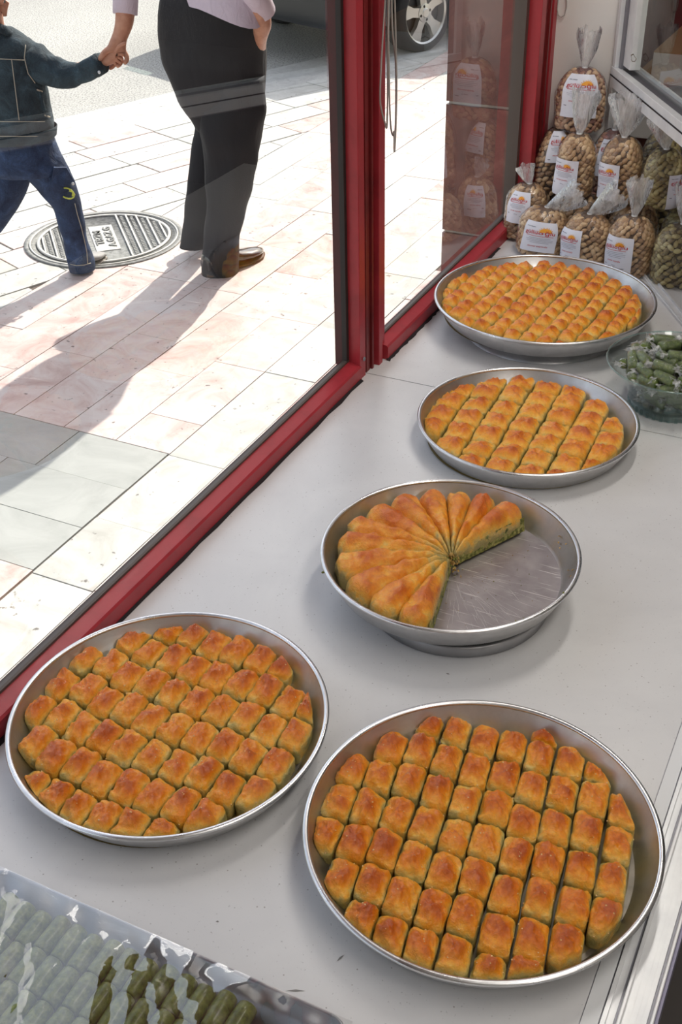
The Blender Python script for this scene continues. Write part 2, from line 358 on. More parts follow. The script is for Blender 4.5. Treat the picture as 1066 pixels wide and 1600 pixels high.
# manhole cover
MC = Vector((-3.0, 3.765, GZ)); mang = math.atan2(3.601-4.0, -2.77+3.147)
m_iron = M_('worn_cast_iron', (.22,.22,.21), .6, .0)
n = noise_n(m_iron, coords(m_iron), 60, 4); r = ramp(m_iron, n.outputs[0], [(.3,(.14,.14,.13)),(.7,(.33,.33,.31))]); Lk(m_iron, r.outputs[0], BS(m_iron).inputs['Base Color']); bump(m_iron, n.outputs[0], .4, .002)
m_ironl = M_('polished_iron_ridge', (.62,.60,.55), .5, .2)
mh = empty('manhole_cover', MC, 'round grey cast iron manhole cover with ridged grid and letters in the pavement', 'manhole cover', rz=mang)
mb = MB(); mb.lathe([(.0,.002),(.335,.002),(.335,.005),(.318,.006),(.316,.003),(.30,.003)], n=64); mb.build('frame', m_iron, mh)
mb = MB(); mb.lathe([(.27,.004),(.27,.009),(.282,.009),(.282,.004)], n=64); mb.lathe([(.307,.004),(.307,.0085),(.313,.0085),(.313,.004)], n=64); mb.build('ring', m_ironl, mh)
mb = MB()
for k in range(-6,7):
    yy = k*.042
    if k == 0: continue
    hw = math.sqrt(max(0,.27**2-yy**2))
    if k in (1,-1): continue
    mb.box((-hw,yy-.0035,.003),(hw,yy+.0035,.010))
mb.build('ridge', m_ironl, mh, False)
mb = MB()
for i in range(-14,15):
    for k in range(-13,14):
        x, y = i*.019, k*.021
        if math.hypot(x,y) < .262 and abs(y) > .068: mb.box((x-.0065,y-.006,.002),(x+.0065,y+.006,.0065))
tag(mb.build('tread_studs', m_iron, mh, False), kind='stuff')
# ---- text helper
_txt = {}
def text_geo(s, bold=0.0):
    if (s,bold) in _txt: return _txt[(s,bold)]
    cu = bpy.data.curves.new('lettering', 'FONT'); cu.body = s; cu.align_x = 'CENTER'; cu.align_y = 'CENTER'; cu.resolution_u = 2; cu.offset = bold
    o = bpy.data.objects.new('tmp_text', cu); COL.objects.link(o); dg = bpy.context.evaluated_depsgraph_get(); dg.update()
    me = bpy.data.meshes.new_from_object(o.evaluated_get(dg)); v = [w.co.copy() for w in me.vertices]; f = [tuple(p.vertices) for p in me.polygons]
    bpy.data.objects.remove(o); bpy.data.meshes.remove(me)
    if v:
        x0, x1 = min(p.x for p in v), max(p.x for p in v); y0, y1 = min(p.y for p in v), max(p.y for p in v)
        v = [Vector(((p.x-(x0+x1)/2)/(x1-x0), (p.y-(y0+y1)/2)/(y1-y0), 0)) for p in v]
    _txt[(s,bold)] = (v, f); return v, f
mb = MB()
mb.box((-.15,-.05,.002),(.15,.05,.005))
for s, y in (('TBZM', .024), ('A.GAZ.G', -.022)):
    v, f = text_geo(s, .02)
    mb.add([Vector((-p.x*(.17 if len(s)<5 else .24), -p.y*.034-y, .0088)) for p in v], f, 1)
    mb.add([Vector((-p.x*(.17 if len(s)<5 else .24), -p.y*.034-y, .0062)) for p in v], f, 1)
mb.build('lettering', [m_ironl, m_iron], mh, False)

# ------------------------------------------------------------------ shop shell
def S(name, a, b, mat, parent=None, bev=0):
    mb = MB(); mb.box(a, b, bev=bev); o = mb.build(name, mat, parent, False)
    if parent is None: o['kind'] = 'structure'
    return o
m_clad = stone('red_brown_marble_cladding', [(.3,(.10,.028,.02)),(.5,(.17,.05,.035)),(.7,(.26,.10,.07))], 4, False, .35)
m_grout = M_('pale_grout', (.62,.58,.50), .8)
pil = empty('wall_pillar', (-1.3,4.2,GZ), kind='structure')
def pc(o): o.parent = pil; o.matrix_parent_inverse = Matrix.Translation(pil.location).inverted(); return o
mb = MB(); mb.box((-1.546,4.004,GZ),(-.93,4.9,3.2)); pc(mb.build('core', m_grout, None, False))
zz = [GZ,-.53,-.05,.43,.91,1.39,1.87,2.35,2.83,3.2]
for a, b in zip(zz, zz[1:]):
    mb = MB(); mb.box((-1.552,3.99,a+.006),(-.94,4.03,b-.006)); pc(mb.build('cladding_slab', m_clad, None, False))
    mb = MB(); mb.box((-1.556,4.033,a+.006),(-1.53,4.9,b-.006)); pc(mb.build('cladding_slab', m_clad, None, False))
S('wall_front', (-.95,-1.8,.96),(-.85,4.9,3.2), m_clad)
S('wall_plinth', (-.94,-1.8,GZ-.05),(-.90,4.0,-.035), m_cream)
S('wall_end', (-.87,2.905,-.1),(-.672,2.96,1.9), m_wall)
S('wall_recess', (-.95,2.96,GZ),(-.90,4.9,1.9), m_clad)
S('wall_right', (2.6,-1.8,GZ),(2.65,4.6,1.9), m_wall)
S('wall_back', (-.95,-1.85,GZ),(2.65,-1.8,1.9), m_wall)
S('wall_far', (-.90,4.55,GZ),(2.65,4.6,1.9), m_dark)
S('ceiling', (-.95,-1.85,1.9),(2.65,4.6,1.95), m_ceil)
S('floor', (-.90,-1.85,GZ-.03),(2.65,4.6,GZ+.0), m_floor_in)
# cord loop on the end wall
m_wire = M_('grey_cable', (.42,.39,.36), .5)
# window frame (red)
GX = -.905
win = empty('window_1', (GX,1.3,0), kind='structure')
def wc(o): o.parent = win; o.matrix_parent_inverse = Matrix.Translation(win.location).inverted(); return o
def prism(prof, y0, y1, mat, name):        # profile (x,z) extruded along the window
    n = len(prof); v = [(x,y0,z) for x,z in prof]+[(x,y1,z) for x,z in prof]
    f = [tuple(range(n)), tuple(range(2*n-1,n-1,-1))]+[(i,i+n,(i+1)%n+n,(i+1)%n) for i in range(n)]
    return wc(mesh(name, v, f, mat, None, False))
for (y0,y1,dx,nm) in ((-1.8,1.835,0,'a'),(1.935,2.80,.012,'b')):
    prism([(-.874+dx,-.004),(-.874+dx,.027),(-.877+dx,.0305),(-.900+dx,.036),(-.900+dx,-.004)], y0, y1, m_red, 'bottom_rail')
    prism([(-.8995+dx,.0),(-.8995+dx,.040),(-.903+dx,.041),(-.909+dx,.0405),(-.909+dx,.0)], y0, y1, m_seal2, 'glazing_bead')
    prism([(-.909+dx,-.03),(-.909+dx,.035),(-.922+dx,.030),(-.922+dx,-.03)], y0, y1, m_seal, 'rubber_seal')
mb = MB()
rr = random.Random(5)
for (y0,y1,dx) in ((-1.2,1.83,0),(1.93,2.6,.012)):                # dark gap of uneven width where rail meets the slab
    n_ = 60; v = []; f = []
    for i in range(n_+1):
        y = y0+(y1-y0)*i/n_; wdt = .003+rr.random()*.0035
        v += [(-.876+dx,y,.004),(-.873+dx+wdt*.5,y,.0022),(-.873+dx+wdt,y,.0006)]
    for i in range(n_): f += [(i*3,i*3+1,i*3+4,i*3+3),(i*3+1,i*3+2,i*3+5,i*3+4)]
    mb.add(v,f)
wc(mb.build('dark_gap', m_gapdark, None))
S_ = MB(); S_.box((-.912,1.832,-.004),(-.876,1.858,1.76), bev=.0015)
wc(S_.build('stile', m_red, None, False))
S_ = MB(); S_.box((-.905,1.858,-.004),(-.885,1.905,1.76)); S_.box((-.905,1.885,-.004),(-.874,1.892,1.76)); wc(S_.build('stile_groove', m_redshade, None, False))
S_ = MB(); S_.box((-.905,1.866,-.004),(-.878,1.882,1.76), bev=.001); wc(S_.build('stile_groove_bead', m_redshade, None, False))
S_ = MB(); S_.box((-.912,1.905,-.004),(-.868,1.922,1.76), bev=.0015); S_.box((-.912,1.926,-.004),(-.874,1.945,1.76), bev=.0015); wc(S_.build('stile', m_red, None, False))
S_ = MB(); S_.box((-.905,1.918,-.004),(-.874,1.93,1.76)); wc(S_.build('stile_groove', m_gapdark, None, False))
S_ = MB(); S_.box((-.925,1.822,.03),(-.900,1.832,1.76)); wc(S_.build('rubber_seal', m_seal, None, False))
S_ = MB(); S_.lathe([(0,.002),(.0035,.002),(.0045,0)], n=10, M=Matrix.Translation((-.8738,1.846,.04)) @ Matrix.Rotation(pi/2,4,'Y')); wc(S_.build('screw', m_alud))
# far corner post
S_ = MB(); S_.box((-.90,2.765,-.004),(-.845,2.80,1.76), bev=.0015); wc(S_.build('corner_stile', m_red, None, False))
S_ = MB(); S_.box((-.90,2.80,-.004),(-.852,2.835,1.76)); S_.box((-.90,2.835,-.004),(-.846,2.845,1.76)); S_.box((-.90,2.845,-.004),(-.855,2.875,1.76)); wc(S_.build('stile_groove', m_redshade, None, False))
S_ = MB(); S_.box((-.90,2.875,-.004),(-.85,2.905,1.76), bev=.001); wc(S_.build('stile', m_red, None, False))
S_ = MB(); S_.box((-.905,2.745,.03),(-.876,2.765,1.76)); wc(S_.build('rubber_seal', m_seal2, None, False))
for (y0,y1,dx) in ((-1.8,1.84,0),(1.93,2.77,.012)):
    mb = MB(); mb.add([(GX+dx,y0,.03),(GX+dx,y1,.03),(GX+dx,y1,1.76),(GX+dx,y0,1.76)],[(0,1,2,3)]); wc(mb.build('window_pane', m_glass, None, False))

# counter
ct = empty('counter', (-.45,1.2,0), kind='structure')
def cc_(o): o.parent = ct; o.matrix_parent_inverse = Matrix.Translation(ct.location).inverted(); return o
mb = MB(); mb.box((-.90,-.6,-.03),(-.0955,1.8635,0), bev=.0006); cc_(mb.build('marble_slab', m_marble, None, False))
mb = MB(); mb.box((-.90,1.8655,-.03),(-.02,2.95,0), bev=.0006); cc_(mb.build('marble_slab', m_marble, None, False))
mb = MB(); mb.box((-.88,-.6,GZ),(-.12,2.9,-.031)); cc_(mb.build('cabinet_body', m_dark, None, False))
mb = MB(); mb.box((-.90,1.862,-.006),(-.10,1.867,-.0012)); cc_(mb.build('joint_filler', m_gapdark, None, False))
mb = MB(); mr_ = random.Random(8)
for (px_, py_, L_, a_) in ((532,1497,.006,1.2),(430,1552,.004,.2),(462,1548,.010,.4),(700,1053,.003,0),(340,1440,.002,0),(612,560,.003,.3)):
    p = onz(px_, py_, .0); c_, s_ = cos(a_), sin(a_); q_ = [(-L_,-.0006),(0,-.0012),(L_,0),(0,.0012)]
    mb.add([(p.x+x*c_-y*s_, p.y+x*s_+y*c_, .0004) for x, y in q_], [(0,1,2,3)])
cc_(tag(mb.build('stain', M_('grey_smudge', (.22,.21,.20), .7), None, False), kind='stuff'))
# sliding-door track along the counter edge
tk = empty('sliding_door_track', (-.06,.8,0), 'white aluminium sliding door track along the right edge of the counter', 'door track')
def tkc(o): o.parent = tk; o.matrix_parent_inverse = Matrix.Translation(tk.location).inverted(); return o
m_strip = M_('white_plastic_strip', (.74,.75,.76), .4)
Y0, Y1 = -.3, 1.9
mb = MB(); mb.box((-.0945,Y0,-.03),(-.0785,Y1,.001)); tkc(mb.build('white_strip', m_strip, None, False))
mb = MB()
mb.box((-.0768,Y0,-.03),(-.0725,Y1,.0035)); mb.box((-.0725,Y0,-.03),(-.0655,Y1,-.002)); mb.box((-.0625,Y0,-.03),(-.0585,Y1,.005), bev=.001)
mb.box((-.0585,Y0,-.03),(-.0355,Y1,-.001)); mb.box((-.0325,Y0,-.03),(-.029,Y1,.0035), bev=.001)
for x in (-.052,-.046,-.041): mb.box((x,Y0,-.03),(x+.0008,Y1,-.0004))
tkc(mb.build('rail', m_alu, None, False))
mb = MB(); mb.box((-.0955,Y0,-.03),(-.0945,Y1,-.001)); mb.box((-.0785,Y0,-.03),(-.0768,Y1,-.003)); mb.box((-.0655,Y0,-.03),(-.0625,Y1,-.004)); mb.box((-.0355,Y0,-.03),(-.0325,Y1,-.004)); tkc(mb.build('groove', m_alud, None, False))
mb = MB(); mb.box((-.029,Y0,-.06),(-.0255,Y1,-.004)); tkc(mb.build('edge_lip', M_('grey_violet_edge', (.2,.19,.27), .4, .3), None, False))
# cardboard/black bag in the dark below
mb = MB(); mb.lathe([(.0,.0),(.16,.01),(.19,.1),(.18,.22),(.10,.33),(.03,.37),(.05,.42),(.0,.43)], c=(0,0,0), n=24)
for p in mb.v:
    q = noise.noise(p*14)*.018; p.x *= 1+q*4; p.y *= 1-q*3; p.z += q
o = mb.build('bin_bag', M_('black_polythene', (.012,.012,.015), .25)); o.location = (.19,.76,GZ); tag(o, 'black plastic bag on the dark floor below the counter edge', 'bag')

# diagonal sliding partition over the counter
DP = Vector((-.690,2.895,0)); DD = Vector((.527,-.850,0)).normalized(); DN = Vector((DD.y,-DD.x,0))   # DN points to the window side
if DN.x > 0: DN = -DN
MD = Matrix.Translation(DP) @ Matrix(((DD.x,DN.x,0,0),(DD.y,DN.y,0,0),(0,0,1,0),(0,0,0,1)))
def dbox(mb, s0, s1, t0, t1, z0, z1, bev=.0015): mb.box((s0,t0,z0),(s1,t1,z1), M=MD, bev=bev)
pt = empty('sliding_window', tuple(DP), 'white aluminium framed sliding glass partition above the nut bags at the right', 'sliding window')
def ptc(o): o.parent = pt; o.matrix_parent_inverse = Matrix.Translation(pt.location).inverted(); return o
mb = MB(); dbox(mb, .0,1.25,-.006,.012,.338,.383); ptc(mb.build('lower_rail', m_alu, None, False))
mb = MB(); dbox(mb, .0,1.25,.0115,.0135,.3625,.3655,0); ptc(mb.build('rail_groove', m_gapdark, None, False))
mb = MB(); dbox(mb, .0,1.25,-.045,-.006,.33,.378); ptc(mb.build('rail_shelf', m_alud, None, False))
mb = MB(); dbox(mb, .0,1.25,-.05,-.044,.33,.386); ptc(mb.build('lower_rail', m_alu, None, False))
mb = MB(); dbox(mb, .0,.022,-.012,.012,.0,.338); dbox(mb, .0,.018,-.012,.01,.383,1.89); ptc(mb.build('stile', m_alu, None, False))
mb = MB(); dbox(mb, 1.25,1.28,-.05,.012,.0,1.89); ptc(mb.build('end_stile', m_alu, None, False))
mb = MB(); dbox(mb, .018,.036,-.02,.0,.383,1.89,0); ptc(mb.build('stile_groove', m_alud, None, False))
mb = MB(); dbox(mb, .037,.088,-.03,-.004,.392,1.89); ptc(mb.build('sliding_stile', m_alu, None, False))
mb = MB(); dbox(mb, .0,1.25,-.012,.012,.0,.006,.001); dbox(mb, .0,1.25,.006,.0095,.0,.010,.0); dbox(mb,.0,1.25,-.0095,-.006,.0,.010,.0); ptc(mb.build('bottom_track', m_alu, None, False))
mb = MB(); mb.add([MD@Vector(p) for p in ((.06,-.017,.385),(1.25,-.017,.385),(1.25,-.017,1.88),(.06,-.017,1.88))], [(0,1,2,3)]); ptc(mb.build('glass_pane', m_glassi, None, False))
# worn sticker mark on the sliding stile
cp = hit(991, 91, tuple(DN), tuple(DP+DN*(-.0035)))
mb = MB()
for k in range(16):
    a0, a1 = 2*pi*k/16, 2*pi*(k+1)/16
    def pp(a, r): return cp + DN*.0012 + DD*(.017*r*cos(a)*(1+.25*sin(5*a))) + Vector((0,0,.0075*r*sin(a)*(1+.2*cos(3*a))))
    mb.add([pp(a0,.85),pp(a1,.85),pp(a1,1.1),pp(a0,1.1)], [(0,1,2,3)])
ptc(mb.build('sticker_residue', M_('brown_sticker_residue', (.16,.12,.08), .8), None, False))
# boxes on a shelf behind the partition
m_card = M_('cardboard_top', (.30,.19,.10), .8); m_cardw = M_('white_carton', (.52,.49,.47), .7)
S('shelf_1', (-.62,3.05,.10),(.9,3.75,.13), m_dark)
for (x0,x1,y0,y1,z0,z1,lb) in ((-.66,-.30,3.16,3.5,.285,.365,'white carton with a brown top, topmost of two behind the sliding glass'),(-.72,-.36,3.2,3.5,.13,.283,'lower white carton under another behind the sliding glass')):
    bx = empty('carton', ((x0+x1)/2,(y0+y1)/2,z0), lb, 'box')
    mb = MB(); mb.box((x0-bx.location.x,y0-bx.location.y,0),(x1-bx.location.x,y1-bx.location.y,z1-z0-.003), bev=.002); mb.build('body', m_cardw, bx, False)
    mb = MB(); mb.box((x0-bx.location.x,y0-bx.location.y,z1-z0-.003),(x1-bx.location.x,y1-bx.location.y,z1-z0)); mb.build('lid', m_card, bx, False)

# hanging cables by the red post
def hangpt(px, py, x=-.855): return hit(px, py, (1,0,0), (x,0,0))
def cable(pts, x, r=.0016):
    P = [hangpt(a,b,x) for a,b in pts]; out = []
    for i in range(len(P)-1):
        p0, p1, p2, p3 = P[max(i-1,0)], P[i], P[i+1], P[min(i+2,len(P)-1)]
        for k in range(5):
            t = k/5; out.append(.5*((2*p1)+(-p0+p2)*t+(2*p0-5*p1+4*p2-p3)*t*t+(-p0+3*p1-3*p2+p3)*t**3))
    out.append(P[-1]); mb = MB(); mb.tube(out, r, 6); return mb
for pts, x, lb in (([(604,-60),(602,0),(597,80),(594,150),(597,175),(602,193),(604,200),(605,193),(606,150),(606,60),(607,-60)], -.858, 'grey cable loop hanging nearest the red window post'),
                   ([(609,-60),(607,40),(608,100),(609,160),(611,200),(615,212),(618,200),(619,150),(618,90),(613,40),(611,-60)], -.85, 'grey cable hanging in a long U beside the red window post'),
                   ([(615,-60),(617,0),(619,80),(620,130),(619,190),(617,233),(616,234),(616,215),(615,205)], -.846, 'lowest hanging grey cable with doubled end beside the red post')):
    tag(cable(pts, x).build('hanging_cable', m_wire), lb, 'cable')
P = [hit(870+p*1.0, q, (0,1,0), (0,2.9,0)) for p, q in ((4,-30),(2,5),(1,15),(3,24),(7,27),(12,24),(15,14),(16,6),(14,-30))]
mb = MB(); mb.tube(P, .0013, 6); tag(mb.build('hanging_cable', m_wire), 'thin grey wire loop hanging on the white end wall', 'cable')
# ------------------------------------------------------------------ trays and pastry
def tray(name, c, r, zr, depth, rb, label, fillmat=None, group=None):
    z0 = zr-depth; t = empty(name, (c[0],c[1],z0), label, 'baking tray', group)
    th = .0016; rim = .0032
    mb = MB()
    prof = [(0,th),(rb-.012,th),(rb-.005,th*1.6),(rb-.001,.006),(r-.0045,depth-.004),(r-.0035,depth-.001)]
    mb.lathe(prof[:3], n=128, m=1); mb.lathe(prof[2:], n=128, m=0)
    mb.lathe([(r-.0035,depth-.001),(r-.002,depth-.003),(r-.003,depth-.008),(rb+.001,.004),(rb-.004,.0),(0,0)], n=128, m=0)
    mb.build('pan', [m_pan, fillmat or m_pandull], t)
    mb = MB(); pr = [(r-rim+rim*1.15*cos(a), depth-rim*.6+rim*.85*sin(a)) for a in [2*pi*k/10 for k in range(10)]]
    mb.lathe(pr, n=128, close=True); mb.build('rolled_rim', m_rim, t)
    return t
def ordn(k): return ['first','second','third','fourth','fifth','sixth','seventh','eighth','ninth','tenth','eleventh','twelfth','thirteenth','fourteenth','fifteenth','sixteenth','seventeenth'][k]
def resample(poly, n, rr):
    # round the corners, then resample evenly
    P = [Vector((p[0],p[1],0)) for p in poly]; out = []
    L = len(P)
    for i in range(L):
        a, b, c = P[i-1], P[i], P[(i+1)%L]
        da, dc = (a-b), (c-b); ra = min(rr, da.length*.42); rc = min(rr, dc.length*.42)
        p0, p2 = b+da.normalized()*ra, b+dc.normalized()*rc
        for k in range(5):
            t = k/4; out.append((1-t)**2*p0+2*t*(1-t)*b+t*t*p2)
    segs = [(out[(i+1)%len(out)]-out[i]).length for i in range(len(out))]; T = sum(segs); res = []; i = 0; acc = 0
    for k in range(n):
        d = T*k/n
        while acc+segs[i] < d: acc += segs[i]; i += 1
        t = (d-acc)/max(segs[i],1e-9); res.append(out[i].lerp(out[(i+1)%len(out)], t))
    return res
PR = [(.975,0.0,0),(1.0,.22,.04),(1.0,.46,.08),(.985,.58,.18),(.94,.69,.34),(.86,.785,.50),(.74,.865,.66),(.60,.925,.80),(.45,.965,.91),(.30,.99,.97),(.15,1.0,1.0)]
PRF = []
for _a, _b in zip(PR, PR[1:]): PRF += [_a, tuple((x+y)/2 for x, y in zip(_a,_b))]
PRF.append(PR[-1])
PS = random.Random(11)
GLINTS = []
def pastry(poly, h, z, mat, name, label, group, cut=None, seed=0, n=40, amp=1.0, ridge=None, rough=1.0, lim=None):
    cx = sum(p[0] for p in poly)/len(poly); cy = sum(p[1] for p in poly)/len(poly)
    # centroid of the area
    A = 0; gx = gy = 0
    for i in range(len(poly)):
        x0,y0 = poly[i]; x1,y1 = poly[(i+1)%len(poly)]; k = x0*y1-x1*y0; A += k; gx += (x0+x1)*k; gy += (y0+y1)*k
    if abs(A) > 1e-9: cx, cy = gx/(3*A), gy/(3*A)
    rel = [(p[0]-cx, p[1]-cy) for p in poly]
    if A < 0: rel.reverse()
    B = resample(rel, n, .007)
    v = []; bk = []; so_ = Vector((seed*3.7, seed*1.3, seed*.7))
    sc_ = min(1.0, math.sqrt(abs(A)/2)/.030)
    PX = PRF if n > 50 else PR
    for (s, hz, b) in PX:
        for q in B:
            p = Vector((q.x*s, q.y*s, 0))
            crown = 1.0
            zz = h*hz
            if ridge is not None and hz > .6:
                d = abs(p.x*ridge[1]-p.y*ridge[0]); zz -= min(.0055, d*.34)*(hz-.45)*(1.5 if n > 50 else .8)
                e = abs(p.x*ridge[0]+p.y*ridge[1]); zz -= min(.003, e*e*2.0)*(hz-.5)
            w = min(1, max(0, (hz-.3)*2))*rough
            w1 = noise.noise(p*55+so_); w2 = noise.noise(Vector((p.x,p.y,zz))*130+so_*2); w3 = abs(noise.noise(Vector((p.x*150,p.y*120,zz*120))+so_*3))
            w4 = noise.noise(Vector((p.x,p.y,zz))*260+so_)
            w5 = abs(noise.noise(Vector((p.x*80+p.y*34,p.y*70,zz*50))+so_*5))
            w6 = abs(noise.noise(Vector((p.x*130+p.y*140,p.y*150-p.x*110,zz*80))+so_*7))
            zz += (w1*.0066+w2*.0022-w3*.0030-w5*.0060-w6*.0022+w4*.0008+.0036)*w*amp*(1 if n > 40 else .8)
            side = (noise.noise(Vector((q.x*60,q.y*60,hz*3))+so_)*.0011+noise.noise(Vector((q.x*25,q.y*25,0))+so_)*.0008)*amp
            dirn = q.normalized() if q.length > 1e-6 else Vector((1,0,0))
            if s > .8: p -= dirn*max(-.0006,side)
            if lim:
                X = p.x+cx-lim[0]; Y = p.y+cy-lim[1]; rr_ = math.hypot(X,Y); mx_ = lim[2]+lim[3]*max(0,z+zz-lim[4])-.0022
                if rr_ > mx_: p = Vector((X*mx_/rr_+lim[0]-cx, Y*mx_/rr_+lim[1]-cy, 0))
            v.append(Vector((p.x,p.y,zz))); bk.append(b*.95-w3*.20-w5*.22+w1*.34)
    c0 = len(v); v.append(Vector((0,0,h+noise.noise(so_)*.0035*amp))); bk.append(1.0)
    f = []
    for j in range(len(PX)-1):
        for i in range(n): f.append((j*n+i, j*n+(i+1)%n, (j+1)*n+(i+1)%n, (j+1)*n+i))
    j = len(PX)-1
    for i in range(n): f.append((j*n+i, j*n+(i+1)%n, c0))
    o = mesh(name, v, f, mat, None, True, {'bake': bk})
    for _ in range(5 if n > 50 else 3):
        q = v[PS.randrange(n*(len(PX)//4), len(v))]; GLINTS.append(Vector((q.x+cx, q.y+cy, q.z+z)))
    o.location = (cx, cy, z); tag(o, label, 'baklava', group); return o
_b = bmesh.new(); bmesh.ops.create_icosphere(_b, subdivisions=1, radius=1); _b.verts.index_update(); DV = [q.co.copy() for q in _b.verts]; DF = [tuple(q.index for q in fc.verts) for fc in _b.faces]; _b.free()
m_glint = M_('syrup_glint', (.85,.55,.22), .04, Coat_Weight=1.0, Specular_IOR_Level=.9)
def grid_pastry(ctr, R, o, a, b, zb, h, mat, trayname, group, off=(0,0), jit=.0014, n=40, minA=.25, amp=1.0, gap=.0011, rows=(-9,10), lim=None):
    """cells of the cut grid, clipped to the round of dough; a = along the strips, b = across them"""
    a = Vector((*a,0)); b = Vector((*b,0)); o = Vector((*o,0)); ca = a.length*b.length
    col = {}
    rnd = random.Random(hash(len(trayname))%97)
    J = {}
    def node(i, j, ph):
        if (i,j) not in J: J[(i,j)] = Vector((rnd.uniform(-jit,jit), rnd.uniform(-jit,jit), 0))
        return J[(i,j)]
    for j in range(rows[0], rows[1]):
        sh = rnd.uniform(-.12,.12)
        for i in range(rows[0], rows[1]):
            c = o + a*(i+sh) + b*j
            q = [c-a*.5-b*.5, c+a*.5-b*.5, c+a*.5+b*.5, c-a*.5+b*.5]
            q = [p+node(j*2+(k in (2,3)), 100+i+(k in (1,2)), 0) for k, p in enumerate(q)]
            cc = sum(q, Vector())/4; q = [p+(cc-p).normalized()*gap*1.4 for p in q]
            poly = [(p.x,p.y) for p in q]
            for k in range(48):
                t = 2*pi*k/48; nn = (cos(t), sin(t)); poly = clip(poly, nn, R+off[0]*nn[0]+off[1]*nn[1])
                if len(poly) < 3: break
            if len(poly) < 3: continue
            fr = areap(poly)/ca
            if fr < minA: continue
            # drop near-duplicate points
            pp = [poly[0]]
            for p in poly[1:]:
                if math.hypot(p[0]-pp[-1][0], p[1]-pp[-1][1]) > .0012: pp.append(p)
            col.setdefault(j, []).append((i, fr, pp))
    js = sorted(col, key=lambda j: b.x*j); made = 0
    tray_o = [t_ for t_ in COL.objects if t_.get('category') == 'baking tray'][-1]
    mbs = MB(); mbs.lathe([(0,.0012),(R-.010,.0012),(R-.006,0)], c=(off[0],off[1],0.0), n=64); so2 = mbs.build('syrup_film', m_syrup, tray_o); so2.location = (0,0,zb-tray_o.location.z-.0008)
    for cj, j in enumerate(js):
        cells = sorted(col[j], key=lambda t: -(a.y*t[0]))          # farthest from the camera first
        for ck, (i, fr, poly) in enumerate(cells):
            wpoly = [(p[0]+ctr[0], p[1]+ctr[1]) for p in poly]
            made += 1; hh = h*rnd.uniform(.93,1.06)*(1 if fr > .6 else .9)
            lab = 'baklava piece, %s, row %s from left, %s from far rim' % (trayname, 'one two three four five six seven eight nine ten eleven twelve thirteen fourteen fifteen'.split()[cj], ordn(ck))
            an = a.normalized()
            pastry(wpoly, hh, zb, mat, 'baklava', lab, group, seed=made+len(trayname)*7, n=n, amp=amp, ridge=(an.x,an.y), rough=amp, lim=(ctr[0],ctr[1],*lim))
    mbd = MB(); t0 = tray_o.location
    for q in GLINTS:
        s_ = rnd.uniform(.00035,.00095); mbd.add([q-t0+Vector((p.x*s_*1.3,p.y*s_*1.3,p.z*s_*.8+s_*.3)) for p in DV], DF)
    GLINTS.clear(); tag(mbd.build('syrup_glint_beads', m_glint, tray_o), kind='stuff')  # glossy beads added over the crust for syrup glints
    return made

# A : front right
cA = (-.2586,.8429); tray('baking_tray', cA, .2006, .045, .043, .178, 'large round aluminium tray in the front right, full of baklava')
grid_pastry(cA, .1835, (-.0833,.1395), (.0072,-.0508), (.0354,.0026), .0035, .0345, m_bak, 'front right tray', 'baklava pieces in the front right tray', off=(-.0075,.001), n=56, lim=(.178,.46,.002))
# B : front left
cB = (-.6752,.8443); tray('baking_tray', cB, .2014, .045, .043, .178, 'large round aluminium tray in the front left beside the red window sill')
grid_pastry(cB, .1855, (-.1365,.0562), (.0012,-.0531), (.0362,-.0014), .0035, .0345, m_bak, 'front left tray', 'baklava pieces in the front left tray', off=(-.0055,.0), n=56, lim=(.178,.46,.002))
# D : fourth, by the bowl
cD = (-.506,1.7474); tray('baking_tray', cD, .196, .045, .043, .173, 'round aluminium tray of big square baklava beside the glass bowl')
grid_pastry(cD, .178, (-.0115,.1548), (.0025,-.0525), (.0509,.0048), .0035, .0335, m_bakl, 'tray left of the glass bowl', 'baklava pieces in the tray left of the glass bowl', off=(-.007,.0), n=44, gap=.0010, amp=1.0, lim=(.173,.48,.002))
# E : farthest, raised
cE = (-.6262,2.215); tray('baking_tray', cE, .2318, .07, .044, .205, 'widest round aluminium tray, farthest, in front of the nut bags')
ca_ = Vector((.0018,.0521,0)); 
grid_pastry(cE, .211, (-.0795,-.1684), (-.0018,-.0418), (.0348,-.0035), .0295, .036, m_bakl, 'farthest tray', 'baklava pieces in the farthest tray', off=(-.008,.002), n=28, gap=.0007, amp=1.0, lim=(.205,.55,.026))
sd = empty('tray_stand', (cE[0]+.005,cE[1]-.022,0), 'low grey metal stand under the farthest tray', 'stand')
mb = MB(); mb.lathe([(.0,.0245),(.138,.0245),(.143,.022),(.152,.004),(.160,.001),(.160,0),(.0,0)], n=96); mb.build('stand_body', m_steeld, sd)
